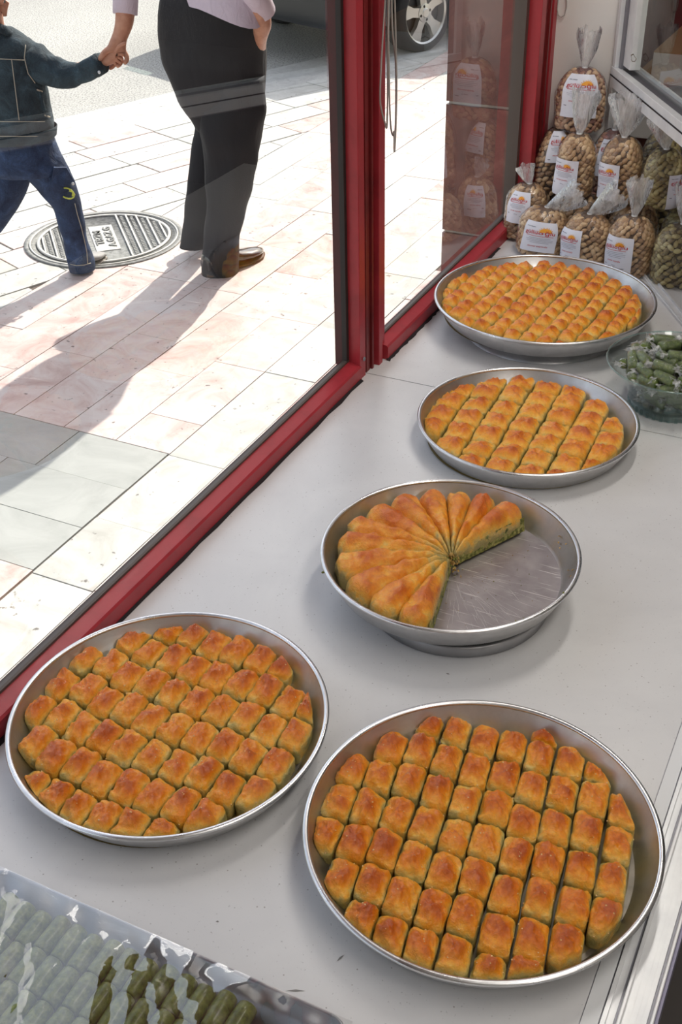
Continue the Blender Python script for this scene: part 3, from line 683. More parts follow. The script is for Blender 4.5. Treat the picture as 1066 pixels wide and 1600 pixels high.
# C : half-empty tray of wedge slices
cC = (-.470,1.2795); tC = tray('baking_tray', cC, .189, .075, .044, .168, 'half-empty round aluminium tray of wedge-shaped pastry with a scratched bottom', m_panin)
sd = empty('tray_stand', (-.450,1.264,0), 'shallow grey metal ring stand under the half-empty tray, with modelled reflection bars', 'stand')
mb = MB(); mb.lathe([(.0,.0300),(.118,.0300),(.121,.0295),(.1225,.0130),(.131,.0195),(.133,.017),(.134,.003),(.131,0),(.0,0)], n=96); mb.build('stand_body', m_steeld, sd)
mb = MB()
for k in range(110):
    a = -pi*.62+k*pi*.0082
    mb.box((.1205,-.0011,.0150),(.1232,.0011,.0290), M=Matrix.Rotation(a,4,'Z'))
tag(mb.build('reflection_bars', m_gapdark, sd, False), kind='stuff')  # reflection in the metal, put into the shape as dark bars
sc_mb = MB(); qr = random.Random(9)
for k in range(95):
    a = math.radians(qr.gauss(-38,26)) if k < 70 else qr.uniform(-1.2,.9); r0 = qr.uniform(.02,.13); l = qr.uniform(.008,.085)*(.6 if k > 70 else 1)
    da = qr.gauss(0,.25); p0 = Vector((r0*cos(a)*.95+.004, r0*sin(a), .0021)); dd = Vector((cos(a+da), sin(a+da), 0)); p1 = p0+dd*l
    if math.hypot(p1.x,p1.y) > .158 or math.hypot(p0.x,p0.y) > .158: continue
    w = qr.uniform(.00012,.00030); nn = Vector((-dd.y,dd.x,0))
    mid = (p0+p1)/2+nn*qr.uniform(-.0008,.0008)
    sc_mb.add([p0, mid+nn*w, p1, mid-nn*w], [(0,1,2,3)])
sco = sc_mb.build('scratches', M_('bright_scratch', (.78,.77,.75), .35, .6), tC, False); tag(sco, kind='stuff')
ang = [-78.7,-95.4,-112.6,-133,-154,-172,-188,-208,-227,-245,-261,-277,-297]
tip = Vector((-.4706,1.2899))
def wedge(a0, a1, k, first, last):
    am = math.radians((a0+a1)/2); u = Vector((cos(am), sin(am))); sde = Vector((-u.y,u.x))
    half = math.radians(abs(a0-a1)/2)
    # distance to the tray wall along the axis
    d0 = tip-Vector(cC); Rw = .166; bb = d0.dot(u); Lw = -bb+math.sqrt(bb*bb-(d0.dot(d0)-Rw*Rw))
    ns, nc = 44, 25; v = []; bk = []; f = []; seed = Vector((k*5.1,k*2.3,k*.9)); h = .040
    for i in range(ns+1):
        t = i/ns; s = .008+(Lw-.008)*t
        endt = max(0,(t-.86)/.14); we = 1-.55*endt**2.2
        hw = (s*math.tan(half)*.985+.0008)*(we)*(1-.0*t)
        hh = h*(.66+.42*math.sin(min(1,t*1.15)*pi*.62))*(1-.30*endt**2.5)
        if t < .12: hh *= .75+.25*t/.12
        for j in range(nc):
            w = -1+2*j/(nc-1)
            # cross-section: straight side, rounded shoulder, crown
            if abs(w) > .999: x, zz = hw*1.0*(1 if w > 0 else -1), 0.0
            else:
                q = abs(w); x = hw*(1.0 if q > .82 else (1-(1-q/.82)**1.9 if q > .0 else 0))*(1 if w > 0 else -1)
                zz = hh*(.38+.62*(1-(min(1,q/.86))**1.75)) if q < .86 else hh*.38*(1-(q-.86)/.14)
            p3 = Vector((s,x,zz)); am_ = min(1, max(0,zz/hh-.3)*2)
            n1 = noise.noise(p3*34+seed); n2 = noise.noise(Vector((s*45,x*130,0))+seed*2); n3 = abs(noise.noise(p3*95+seed*3))
            n4_ = abs(noise.noise(Vector((s*60,x*75,k*3.3)))); zz += (n1*.0060+n2*.0036-n3*.0036-n4_*.0066+.003)*am_*(.35+.65*min(1,hw/.014)); n1 = n1-n4_*.8
            x += noise.noise(p3*50+seed)*.0011
            P = tip+u*(s+ (noise.noise(Vector((x*90,k,0)))*.004*(1 if i==ns else 0)))+sde*x
            v.append(Vector((P.x-tip.x,P.y-tip.y,zz)))
            fr_ = zz/h; bk.append(min(1,max(0,(fr_-.30)*1.05))*(.55+.45*min(1,t*1.6))*(1-.25*endt)+n1*.22-n3*.25)
    for i in range(ns):
        for j in range(nc-1): f.append((i*nc+j, i*nc+j+1, (i+1)*nc+j+1, (i+1)*nc+j))
    f.append(tuple(range(nc-1,-1,-1))); f.append(tuple(ns*nc+j for j in range(nc)))
    names = ['nearest the front rim, with its cut side showing', 'second from the front cut edge','third from the front cut edge','fourth from the front cut edge','fifth from the front cut edge','sixth from the front cut edge','sixth from the far cut edge','fifth from the far cut edge','fourth from the far cut edge','third from the far cut edge','second from the far cut edge','at the far cut edge, green filling showing']
    root = mesh('pastry_slice', v, f, m_bakw, None, True, {'bake': bk}); root.location = (tip.x,tip.y,.0345)
    tag(root, 'wedge pastry slice in the half-empty tray, '+names[k], 'pastry slice', 'wedge slices in the half-empty tray')
    if first or last:                                   # exposed cut face with layers of pistachio
        sg = 1 if first else -1; mb = MB(); rows_ = 7; vv = []; 
        for i in range(ns):
            s = .012+(Lw-.022)*i/(ns-1); hw = (s*math.tan(half)*.985+.0008)
            t = i/(ns-1); hh = h*(.66+.42*math.sin(min(1,t*1.15)*pi*.62))
            for j in range(rows_):
                q = j/(rows_-1); zz = hh*.60*q; x = sg*(hw+.0012-.0022*q+noise.noise(Vector((s*160,q*9,k)))*.0013)
                P = u*s+sde*x; vv.append(Vector((P.x,P.y,zz+.0004)))
        ff = [(i*rows_+j,i*rows_+j+1,(i+1)*rows_+j+1,(i+1)*rows_+j) for i in range(ns-1) for j in range(rows_-1)]
        mesh('cut_filling', vv, ff, m_filling, root, True)
m_bakw = pastry_mat('wedge_pastry_crust', [(0,(.38,.30,.10)),(.15,(.64,.42,.11)),(.32,(.84,.40,.04)),(.55,(.78,.26,.008)),(.85,(.58,.12,.002))], coat=.9)
for k in range(12): wedge(ang[k], ang[k+1], k, k == 0, k == 11)
# flaky crumbs heaped at the centre and scattered over the bottom
m_crumb = M_('pastry_crumb', (.55,.34,.10), .5); m_crumbg = M_('green_crumb', (.25,.26,.05), .5)
mb = MB(); cr = random.Random(4)
def crumb(mb, p, s, m):
    vs_ = [Vector((cr.uniform(-1,1),cr.uniform(-1,1),cr.uniform(-.5,.6)))*s for _ in range(5)]+[Vector((0,0,s*.8))]
    vs_ = [x+Vector(p) for x in vs_]; mb.add(vs_, [(0,1,2),(0,2,3),(0,3,4),(0,4,5),(1,2,5),(2,3,5),(0,1,5)], m)
for k in range(130):
    a = math.radians(cr.uniform(40,330)); r = abs(cr.gauss(0,.011)); zc = .056-r*.9+cr.uniform(-.006,.003)
    crumb(mb, (tip.x+.002+r*cos(a), tip.y+r*sin(a), max(.036,zc)), cr.uniform(.0018,.0042), 0 if cr.random()<.75 else 1)
tag(mb.build('pastry_flakes', [m_crumb, m_crumbg], None, False), 'broken pastry flakes heaped where the wedge slices meet in the tray', 'crumbs', kind='stuff')
mb = MB()
for k in range(90):
    a = math.radians(cr.uniform(-75,60)); r = cr.uniform(.02,.160)
    crumb(mb, (cC[0]+r*cos(a), cC[1]+r*sin(a), .0330), cr.uniform(.0005,.0013), 0 if cr.random()<.6 else 1)
for a, zt, s in ((42,.058,.004),(40,.052,.003),(35,.06,.002),(12,.064,.003),(10,.058,.002),(-10,.075,.0026),(-40,.076,.0022),(-36,.075,.002),(-14,.062,.003),(18,.05,.002),(38,.047,.002)):
    rr_ = .168+(.186-.168)*(zt-.035)/.04-.003; a = math.radians(a)
    crumb(mb, (cC[0]+rr_*cos(a), cC[1]+rr_*sin(a), zt), s, 0 if cr.random()<.6 else 1)
p = hit(505, 893, (0,0,1), (0,0,.073)); crumb(mb, (p.x, p.y, .071), .0035, 1); crumb(mb, (p.x+.001, p.y+.003, .072), .003, 0)
tag(mb.build('pastry_crumbs', [m_crumb, m_crumbg], None, False), 'tiny pastry crumbs stuck on the bare bottom of the half-empty tray', 'crumbs', kind='stuff')
# ------------------------------------------------------------------ bowl of wrapped sweets
CBW = (-.300, 1.985)
bowl = empty('glass_bowl', (CBW[0],CBW[1],0), 'clear glass bowl full of green wrapped sweets at the right edge', 'bowl')
mb = MB()
outer = [(.0,.0),(.072,.0),(.078,.003),(.079,.012),(.084,.03),(.094,.05),(.108,.066),(.127,.088)]
inner = [(.1252,.089),(.106,.068),(.0915,.052),(.081,.032),(.075,.016),(.0,.013)]
mb.lathe(outer, n=72); mb.build('bowl_wall', m_bowl, bowl)
mb = MB(); mb.lathe(inner, n=72); mb.build('bowl_inner_wall', m_bowl, bowl)
mb = MB(); mb.lathe([(.127+.0016*cos(a),.0885+.0016*sin(a)) for a in [2*pi*k/8 for k in range(8)]], n=72, close=True); mb.build('bowl_rim', m_bowlt, bowl)
mb = MB()
mb.lathe([(.060,.0008),(.0765,.0008),(.0785,.004),(.0785,.012),(.076,.0125),(.060,.0125)], n=72, close=True)
for k in range(36):
    a = 2*pi*k/36; mb.box((.0765,-.0028,.001),(.0800,.0028,.0115), M=Matrix.Rotation(a,4,'Z'), bev=.0008)
mb.build('foot_ring', m_bowlt, bowl)
m_greenroll = M_('green_pistachio_paste', (.10,.15,.02), .5)
n = noise_n(m_greenroll, coords(m_greenroll), 150, 4); r = ramp(m_greenroll, n.outputs[0], [(.3,(.035,.060,.006)),(.55,(.09,.135,.014)),(.75,(.18,.22,.035))]); Lk(m_greenroll, r.outputs[0], BS(m_greenroll).inputs['Base Color']); bump(m_greenroll, n.outputs[0], .3, .001)
sr = random.Random(21)
def sweet_meshes(sd):
    q = random.Random(sd); L = .021; rr = .0095
    mb = MB(); mb.tube([(x*L,noise.noise(Vector((x*2,sd,0)))*.0015,0) for x in (-1,-.96,-.85,-.4,0,.4,.85,.96,1)], [rr*.55,rr*.86,rr,rr*1.02,rr,rr*1.02,rr,rr*.86,rr*.55], 14)
    o1 = mb
    mb = MB(); mb.tube([(x*L*1.02,0,0) for x in (-1,-.9,-.4,0,.4,.9,1)], [rr*.7,rr*1.1,rr*1.12,rr*1.14,rr*1.12,rr*1.1,rr*.7], 12, cap=False)
    for s in (-1,1):
        n_ = 14; v = []; f = []
        for j, (t, w) in enumerate(((0,.7),(.25,.28),(.45,.35),(.75,.95),(1,1.25))):
            for i in range(n_):
                a = 2*pi*i/n_; pl = 1+.35*(1 if i%2 else -1)*t
                v.append(Vector((s*L*(1.0+t*.62)+q.uniform(-.0012,.0012)*t, rr*w*cos(a)*pl*(1.1), rr*w*sin(a)*.38*pl)))
        for j in range(4):
            for i in range(n_): f.append((j*n_+i,j*n_+(i+1)%n_,(j+1)*n_+(i+1)%n_,(j+1)*n_+i))
        mb.add(v, f, 1)
    return o1, mb
protos = []
placed = []
def sweet_at(p, rz, ry, k):
    if k < 4:
        a, b = sweet_meshes(k); o = a.build('wrapped_sweet', m_greenroll); b.build('wrapper', [m_wrap, m_plume], o); protos.append(o)
    else:
        s = protos[k%4]; o = s.copy(); COL.objects.link(o); c = s.children[0].copy(); COL.objects.link(c); c.parent = o
    o.location = p; o.rotation_euler = (sr.uniform(-.5,.5), ry, rz)
    tag(o, 'green sweet in twisted clear film, %s of the glass bowl' % ('bottom layer' if p[2] < .035 else 'second layer from the base' if p[2] < .05 else 'third layer from the base' if p[2] < .066 else 'layer level with the flare' if p[2] < .081 else 'just below the rim' if p[2] < .095 else 'top of the heap'), 'sweet', 'wrapped sweets in the glass bowl')
k = 0
lay = [(.027,4,.022),(.027,9,.056),(.043,5,.030),(.043,10,.064),(.058,5,.030),(.058,12,.072),(.073,6,.034),(.073,13,.086),(.087,7,.040),(.087,12,.080),(.100,5,.030),(.099,8,.064),(.111,3,.022)]
for (z, cnt, rm) in lay:
    for i in range(cnt):
        a = 2*pi*i/cnt+z*131+rm*40; rad = rm+sr.uniform(-.003,.002); t = a+pi/2+sr.uniform(-.55,.55)
        sweet_at((CBW[0]+rad*cos(a), CBW[1]+rad*sin(a), z+sr.uniform(-.002,.004)), t, sr.uniform(-.35,.35)*(1 if z > .05 else .4), k); k += 1

# ------------------------------------------------------------------ tray of green rolls
tr_ = empty('roll_tray', (-.52,.40,0), 'rectangular shallow tray of green pistachio rolls under clear film', 'baking tray')
def trc(o): o.parent = tr_; o.matrix_parent_inverse = Matrix.Translation(tr_.location).inverted(); return o
m_trayg = alu('grey_tray_metal', (.42,.44,.47), .38)
TX0, TX1, TY0, TY1 = -.735, -.29, .18, .578
def rrect(x0,x1,y0,y1,r,n=6):
    out = []
    for cx, cy, a0 in ((x1-r,y1-r,0),(x0+r,y1-r,pi/2),(x0+r,y0+r,pi),(x1-r,y0+r,1.5*pi)):
        for k in range(n+1): a = a0+pi/2*k/n; out.append((cx+r*cos(a),cy+r*sin(a)))
    return out
rings = [(rrect(TX0+.012,TX1-.012,TY0+.012,TY1-.012,.018),.0),(rrect(TX0+.008,TX1-.008,TY0+.008,TY1-.008,.02),.003),(rrect(TX0+.003,TX1-.003,TY0+.003,TY1-.003,.022),.019),(rrect(TX0,TX1,TY0,TY1,.024),.0215),(rrect(TX0+.001,TX1-.001,TY0+.001,TY1-.001,.024),.0235),(rrect(TX0+.004,TX1-.004,TY0+.004,TY1-.004,.022),.021),(rrect(TX0+.010,TX1-.010,TY0+.010,TY1-.010,.02),.003)]
n_ = len(rings[0][0]); v = [(x,y,z) for rg, z in rings for x, y in rg]; f = [(j*n_+i,j*n_+(i+1)%n_,(j+1)*n_+(i+1)%n_,(j+1)*n_+i) for j in range(len(rings)-1) for i in range(n_)]
f.append(tuple(range(n_-1,-1,-1))); f.append(tuple((len(rings)-1)*n_+i for i in range(n_)))
trc(mesh('pan', v, f, m_trayg)); 
m_roll = M_('green_roll', (.13,.17,.03), .38, Coat_Weight=.3)
vv_ = coords(m_roll,'Object',(1,1,1)); n = noise_n(m_roll, vv_, 130, 5, .7); r = ramp(m_roll, n.outputs[0], [(.32,(.045,.060,.010)),(.5,(.115,.145,.022)),(.66,(.20,.225,.05))]); Lk(m_roll, r.outputs[0], BS(m_roll).inputs['Base Color']); bump(m_roll, n.outputs[0], .35, .0012)
colw = .0227
rollproto = None
xs = [-.3955-colw*k for k in range(14)]
for ci, x in enumerate(xs):
    for ri in range(5):
        yc = .533-.0425*ri + (.0035 if (ci*7+ri*3)%5 == 0 else 0)*(0) + .002*sin(ci*2.1)
        if rollproto is None:
            mb = MB(); mb.tube([(0,y,0) for y in (-.0209,-.0206,-.019,-.01,0,.01,.019,.0206,.0209)], [.004,.0085,.0103,.0108,.0109,.0108,.0103,.0085,.004], 18)
            for p in mb.v: p += Vector((noise.noise(p*60)*.0008,0,noise.noise(p*60+Vector((5,5,5)))*.0008))
            o = mb.build('pistachio_roll', m_roll); rollproto = o
        else: o = rollproto.copy(); COL.objects.link(o)
        o.location = (x, yc, .0145); o.rotation_euler = (0, (ci*1.7+ri*.9)%6.28, ((ci*13+ri*7)%5-2)*.012)
        tag(o, 'green pistachio roll, column %s from the right, row %s from the back, in the rectangular tray' % ('one two three four five six seven eight nine ten eleven twelve thirteen fourteen'.split()[ci], ordn(ri)), 'pistachio roll', 'pistachio rolls in the rectangular tray')
        o['label'] = 'green pistachio roll, column %s from the right, %s from the tray back edge' % ('one two three four five six seven eight nine ten eleven twelve thirteen fourteen'.split()[ci], ordn(ri))
# wrinkled clear film over the rolls
nx, ny = 90, 70; v = []; f = []
for j in range(ny+1):
    for i in range(nx+1):
        x = TX0+.001+(TX1-TX0-.002)*i/nx; y = TY0+.001+(TY1-TY0-.002)*j/ny
        e = min(x-TX0, TX1-x, y-TY0, TY1-y); z = .0250+.0030*min(1,e/.02)
        z += (noise.noise(Vector((x*9,y*9,1)))*.0030+abs(noise.noise(Vector((x*26+y*18,y*12,4))))*-.0028+noise.noise(Vector((x*60,y*60,9)))*.0005)*min(1,e/.012)
        v.append((x,y,max(z,.0243)))
for j in range(ny):
    for i in range(nx): f.append((j*(nx+1)+i,j*(nx+1)+i+1,(j+1)*(nx+1)+i+1,(j+1)*(nx+1)+i))
trc(mesh('cover_film', v, f, m_cover))

# ------------------------------------------------------------------ bags of nuts
m_label = M_('label_paper', (.74,.75,.84), .4)
m_lred = M_('label_red_print', (.50,.02,.03), .5); m_lorg = M_('label_orange_print', (.85,.38,.04), .5); m_lgry = M_('label_grey_print', (.22,.22,.28), .5)
def nutmat(name, a, b, c):
    m = M_(name, b, .5); at = N(m, 'ShaderNodeAttribute', attribute_name='bake'); n = noise_n(m, coords(m), 190, 3)
    x = mathn(m, 'ADD', mathn(m,'MULTIPLY',at.outputs['Fac'],.75), mathn(m,'MULTIPLY',n.outputs[0],.4)); r = ramp(m, x, [(.1,(.03,.018,.012)),(.3,a),(.6,b),(.95,c)])
    Lk(m, r.outputs[0], BS(m).inputs['Base Color']); bump(m, n.outputs[0], .3, .001); return m
m_nut = nutmat('pistachio_shell', (.19,.10,.045), (.42,.25,.12), (.66,.47,.27))
m_nutg = nutmat('greenish_pistachio_shell', (.14,.10,.04), (.31,.24,.09), (.50,.44,.22))
m_nutp = nutmat('pink_tinged_nut', (.24,.09,.08), (.42,.23,.13), (.64,.45,.28))
ico = bmesh.new(); bmesh.ops.create_icosphere(ico, subdivisions=2, radius=1); ico.verts.index_update()
IV = [q.co.copy() for q in ico.verts]; IF = [tuple(q.index for q in fc.verts) for fc in ico.faces]; ico.free()
NV = [Vector((p.x*(1-.18*p.z*p.z)*(1 if abs(p.y) > .12 else .93), p.y*(1-.25*max(0,p.x)), p.z)) for p in IV]
def sup(a, e): c = cos(a); return math.copysign(abs(c)**e, c)
def bag(base, h, w, d, nut, label, tilt=(0,0,0), plume=None, lab=None, seed=0, nutn=190, lh=.075, lw=.06, lz=.02, film_tint=None):
    """base: where it stands; w, d half width / depth; plume: (length, lean x, lean y, half spread); lab: direction the label faces (deg, 0 = towards the camera side)"""
    root = empty('nut_bag', base, label, 'bag', 'bags of nuts piled by the end wall'); root.rotation_euler = tilt
    q = random.Random(seed+100); sv = Vector((seed*2.1,seed*1.7,seed))
    def prof(t):            # 0 bottom .. 1 tie
        if t < .10: return .80+.20*math.sin(t/.10*pi/2)
        if t < .62: return 1.0
        u = (t-.62)/.38; return max(.07, math.sqrt(max(0,1-u**2.3))*(1-.15*u))
    # camera-side direction in plan: towards -y, slightly +x
    A0 = math.atan2(-base[1], -base[0])
    def surf(th, t, off=0.0):
        R = prof(t); lump = 1+noise.noise(Vector((cos(th)*1.6,sin(th)*1.6,t*3))+sv)*.07
        cx = sup(th,.82); sy = math.copysign(abs(sin(th))**.82, sin(th))
        x = (w*R*lump+off)*cx; y = (d*R*lump+off)*sy
        c, s = cos(A0+pi/2), sin(A0+pi/2)
        return Vector((x*c-y*s, x*s+y*c, t*h))
    # local angle th=-pi/2 faces the camera
    mb = MB(); core = []; n_ = 20; ts = [0,.03,.1,.25,.4,.55,.7,.8,.88,.94,.98]
    vv = [surf(2*pi*i/n_, t, -.0085 if t < .85 else -.004) for t in ts for i in range(n_)]
    ff = [(j*n_+i,j*n_+(i+1)%n_,(j+1)*n_+(i+1)%n_,(j+1)*n_+i) for j in range(len(ts)-1) for i in range(n_)]+[tuple(range(n_-1,-1,-1)), tuple((len(ts)-1)*n_+i for i in range(n_))]
    for p in vv: p.z = max(p.z, .003)
    mb.add(vv, ff); bk = [.0]*len(vv)
    for k in range(nutn):
        t = .03+.91*(k+.5)/nutn; th = -pi/2+(((k*.61803)%1)-.5)*1.55*pi
        P = surf(th, t, -.0062); P2 = surf(th+.05, t, -.0062); tg = (P2-P).normalized(); P3 = surf(th, min(1,t+.02), -.0062); up = (P3-P).normalized()
        a = q.gauss(.35 if t < .7 else .9, .55); e1 = (tg*cos(a)+up*sin(a)).normalized(); e3 = tg.cross(up).normalized(); e2 = e3.cross(e1)
        s = q.uniform(.85,1.12); b0 = q.random()
        vs_ = [P+e1*(p.x*.0098*s)+e2*(p.y*.0060*s)+e3*(p.z*.0055*s) for p in NV]
        mb.add(vs_, IF); bk += [max(0, min(1, b0*.8+.2-(.35 if abs(p.y) < .13 and p.x > .1 else 0)*(k%3 == 0))) for p in NV]
    for p in mb.v: p.z = max(p.z, .001)
    o = mb.build('nuts', nut, root, True, {'bake': bk}); tag(o, kind='stuff')
    # film
    n_ = 36; ts = [0,.01,.05,.1,.2,.32,.44,.56,.66,.74,.81,.87,.92,.96,.99]
    vv = []
    for t in ts:
        for i in range(n_):
            th = 2*pi*i/n_; pl = (.0022*max(0,(t-.6)/.4))*(1 if i%2 else -1)
            vv.append(surf(th, t, .0018+pl+noise.noise(Vector((cos(th)*5,sin(th)*5,t*9))+sv)*.0012))
    for p in vv: p.z = max(p.z, .0)
    ff = [(j*n_+i,j*n_+(i+1)%n_,(j+1)*n_+(i+1)%n_,(j+1)*n_+i) for j in range(len(ts)-1) for i in range(n_)]
    mesh('film', vv, ff, m_film, root)
    # gathered top of the bag
    if plume:
        L, lx, ly, sp = plume; c, s = cos(A0+pi/2), sin(A0+pi/2)
        X = Vector((c,s,0)); Y = Vector((-s,c,0)); n_ = 40; vv = []; tt = [0,.06,.15,.3,.45,.6,.75,.88,1.0]
        top = Vector((0,0,h*.985)); e = Vector((lx,ly,0))
        axis_end = top + (X*lx+Y*ly+Vector((0,0,math.sqrt(max(.05,1-lx*lx-ly*ly)))))*L
        for t in tt:
            cpt = top.lerp(axis_end, t)+Vector((0,0,-.10*L*math.sin(t*pi)*(abs(lx))))
            ww = .0055+sp*(t**.8)*(1-.12*(t > .9)); dd = .0055+sp*.30*(t**.9)
            side = (X*math.sqrt(max(0,1-lx*lx))-Vector((0,0,1))*lx).normalized()
            for i in range(n_):
                th = 2*pi*i/n_; pl = 1+.16*(1 if i%2 else -1)*min(1,t*3)+.22*noise.noise(Vector((cos(th)*2,sin(th)*2,t*2))+sv)
                edge = (axis_end-top).normalized()*(noise.noise(Vector((cos(th)*3,sin(th)*3,7))+sv)*.22*L*t**4)
                vv.append(cpt+side*(ww*cos(th)*pl)+Y*(dd*sin(th)*pl)+edge)
        ff = [(j*n_+i,j*n_+(i+1)%n_,(j+1)*n_+(i+1)%n_,(j+1)*n_+i) for j in range(len(tt)-1) for i in range(n_)]
        mesh('gathered_film', vv, ff, m_plume, root)
        mb = MB(); mb.lathe([(.0068,-.003),(.0075,0),(.0068,.003)], c=tuple(top), n=12); mb.build('tie', m_strip, root)
    if lab is not None:
        th0 = -pi/2+math.radians(lab); rr_ = (w+d)/2
        def lm(u, v_, off=.0042):      # u across, v up (metres on the label)
            th = th0+u/rr_; t = (lz+v_)/h; return surf(th, t, off)
        nu, nv_ = 12, 8; vv = [lm((i/nu-.5)*lw, j/nv_*lh) for j in range(nv_+1) for i in range(nu+1)]
        # keep the sheet smooth and rectangular
        ff = [(j*(nu+1)+i,j*(nu+1)+i+1,(j+1)*(nu+1)+i+1,(j+1)*(nu+1)+i) for j in range(nv_) for i in range(nu)]
        lo = mesh('label', vv, ff, m_label, root)
        mb = MB()
        def put(s, cx, cy, ww, hh, m, bold=0.0, off=.0052):
            v, f = text_geo(s, bold); mb.add([lm(cx+p.x*ww, cy+p.y*hh, off) for p in v], f, m)
        def bar(x0, x1, y, t, m, off=.0050):
            k_ = 6; vv = [lm(x0+(x1-x0)*i/k_, y+jj*t, off) for jj in (0,1) for i in range(k_+1)]; mb.add(vv, [(i,i+1,i+k_+2,i+k_+1) for i in range(k_)], m)
        k = lw/.06; T = lh
        # rising sun emblem behind the name
        R = .0085*k; cx, cy = .010*k, T-.0195*k
        pts = [lm(cx+R*cos(pi*i/14), cy+R*sin(pi*i/14), .0048) for i in range(15)]+[lm(cx,cy,.0048)]
        mb.add(pts, [(i,i+1,15) for i in range(14)], 1)
        for i in range(9):
            a = pi*(i+.5)/9; mb.add([lm(cx+r2*cos(a+da),cy+r2*sin(a+da),.0048) for r2, da in ((R*1.08,-.09),(R*1.08,.09),(R*1.32,0))], [(0,1,2)], 1)
        put('güllüoğlu', 0, T-.0215*k, .048*k, .0115*k, 0, .008)
        bar(-.021*k, .022*k, T-.029*k, .0010, 0)
        bar(-.024*k,-.017*k, T-.0105*k, .0013, 2); bar(-.0155*k,-.006*k, T-.0105*k, .0013, 2)
        for j, (a0, a1) in enumerate(((-.014,.018),(-.020,.022),(-.018,.022),(-.012,.016))): bar(a0*k, a1*k, T-(.0335+.0035*j)*k, .0007, 2)
        put('ANTEP FISTIĞI', 0, T-.052*k, .030*k, .0036*k, 0, .02)
        if T-.062*k > .004:
            put('500 g', .002, T-.062*k, .009*k, .0028*k, 2, .02)
            bar(-.024*k,-.018*k, T-.063*k, .0018, 2); bar(.012*k,.022*k, T-.068*k, .0016, 2)
        mb.build('lettering', [m_lred, m_lorg, m_lgry], lo, False)
    return root
def P2(px, py, y, z):      # ground position on the plane at depth y
    p = hit(px, py, (0,1,0), (0,y,0)); return (p.x, y, z)
def bagpx(cx, y, z, **k): 
    p = hit(cx, 300, (0,1,0), (0,y,0)); 
    # slide sideways so that the middle of the bag keeps the wanted bearing
    for _ in range(3):
        q = Vector((p.x, y, z+.06)); d = ray(cx, 300)
        # bearing of pixel column cx for that height
        pz = hit(cx, 300, (0,0,1), (0,0,z+.06)) if abs(ray(cx,300).z) > 1e-3 else p
        p = Vector((pz.x+(y-pz.y)*(-.10), y, z))
    return (p.x, y, z)
# front row, on the counter
bag((-.762,2.615,0), .118, .060, .048, m_nut, 'nut bag at the front left of the pile with a tilted label, film leaning right', tilt=(0,.10,0), plume=(.085,.80,-.1,.028), lab=-8, seed=1, lh=.072, lw=.066, lz=.022)
bag((-.643,2.600,0), .121, .058, .047, m_nut, 'second nut bag from the left in the front row, label on its left side', tilt=(0,.0,0), plume=(.085,.72,-.1,.027), lab=-42, seed=2, lh=.070, lw=.06, lz=.022)
bag((-.534,2.575,0), .140, .054, .045, m_nut, 'upright nut bag third in the front row, beside the greenish bag', tilt=(0,0,0), plume=(.085,.05,0,.021), lab=-33, seed=3, lh=.082, lw=.064, lz=.018)
bag((-.420,2.560,0), .142, .058, .047, m_nutg, 'greenish nut bag at the right end of the front row', tilt=(0,0,0), plume=(.085,-.05,0,.017), lab=52, seed=4, lh=.082, lw=.06, lz=.03)
# behind the front row
bag((-.832,2.700,0), .140, .052, .042, m_nut, 'leftmost nut bag, pressed against the red window frame', tilt=(0,.05,0), plume=(.045,-.35,0,.016), lab=-25, seed=5, lh=.075, lw=.05, lz=.05)
bag((-.685,2.715,0), .125, .060, .045, m_nut, 'bottom nut bag hidden behind the two front left bags', seed=6)
bag((-.560,2.700,0), .130, .058, .045, m_nut, 'bottom nut bag hidden behind the third front bag', seed=7)
bag((-.430,2.685,0), .140, .058, .045, m_nutg, 'greenish bottom nut bag behind the right end of the front row', seed=8)
bag((-.330,2.660,0), .145, .058, .045, m_nutp, 'nut bag with violet film cut by the right picture edge', seed=9)
# second layer
bag((-.716,2.700,.126), .150, .046, .042, m_nut, 'nut bag standing upper left, label facing the left tray side', tilt=(.06,.04,0), plume=(.095,.05,.1,.026), lab=-32, seed=10, lh=.088, lw=.056, lz=.010)
bag((-.602,2.690,.132), .150, .049, .045, m_nut, 'nut bag in the middle of the second layer with a wide fan of film', tilt=(.05,0,0), plume=(.09,.02,.1,.042), lab=-36, seed=11, lh=.085, lw=.056, lz=.012)
bag((-.497,2.655,.145), .130, .046, .045, m_nutg, 'greenish nut bag in the second layer under the white rail', tilt=(.04,0,0), plume=(.075,-.22,.1,.03), lab=44, seed=12, lh=.08, lw=.05, lz=.004)
bag((-.400,2.640,.150), .125, .050, .042, m_nutp, 'nut bag in the second layer at the right picture edge', lab=-48, seed=13, lh=.07, lw=.05, lz=.01)
# against the wall
bag((-.800,2.820,0), .245, .050, .045, m_nut, 'tall stack-supporting nut bag in the wall corner behind the upper left bag', lab=12, seed=14, lh=.07, lw=.06, lz=.17)
bag((-.660,2.830,0), .255, .055, .045, m_nutp, 'nut bag against the wall between the two upper bags', plume=(.03,.3,0,.012), lab=-6, seed=15, lh=.085, lw=.055, lz=.15)
bag((-.535,2.800,0), .275, .055, .045, m_nutg, 'greenish nut bag behind, tucked under the corner of the white frame', seed=16)
bag((-.757,2.842,.238), .150, .060, .040, m_nutp, 'topmost nut bag leaning on the white wall with its label upright', tilt=(.0,.03,0), plume=(.085,.02,0,.022), lab=-4, seed=17, lh=.098, lw=.068, lz=.040)
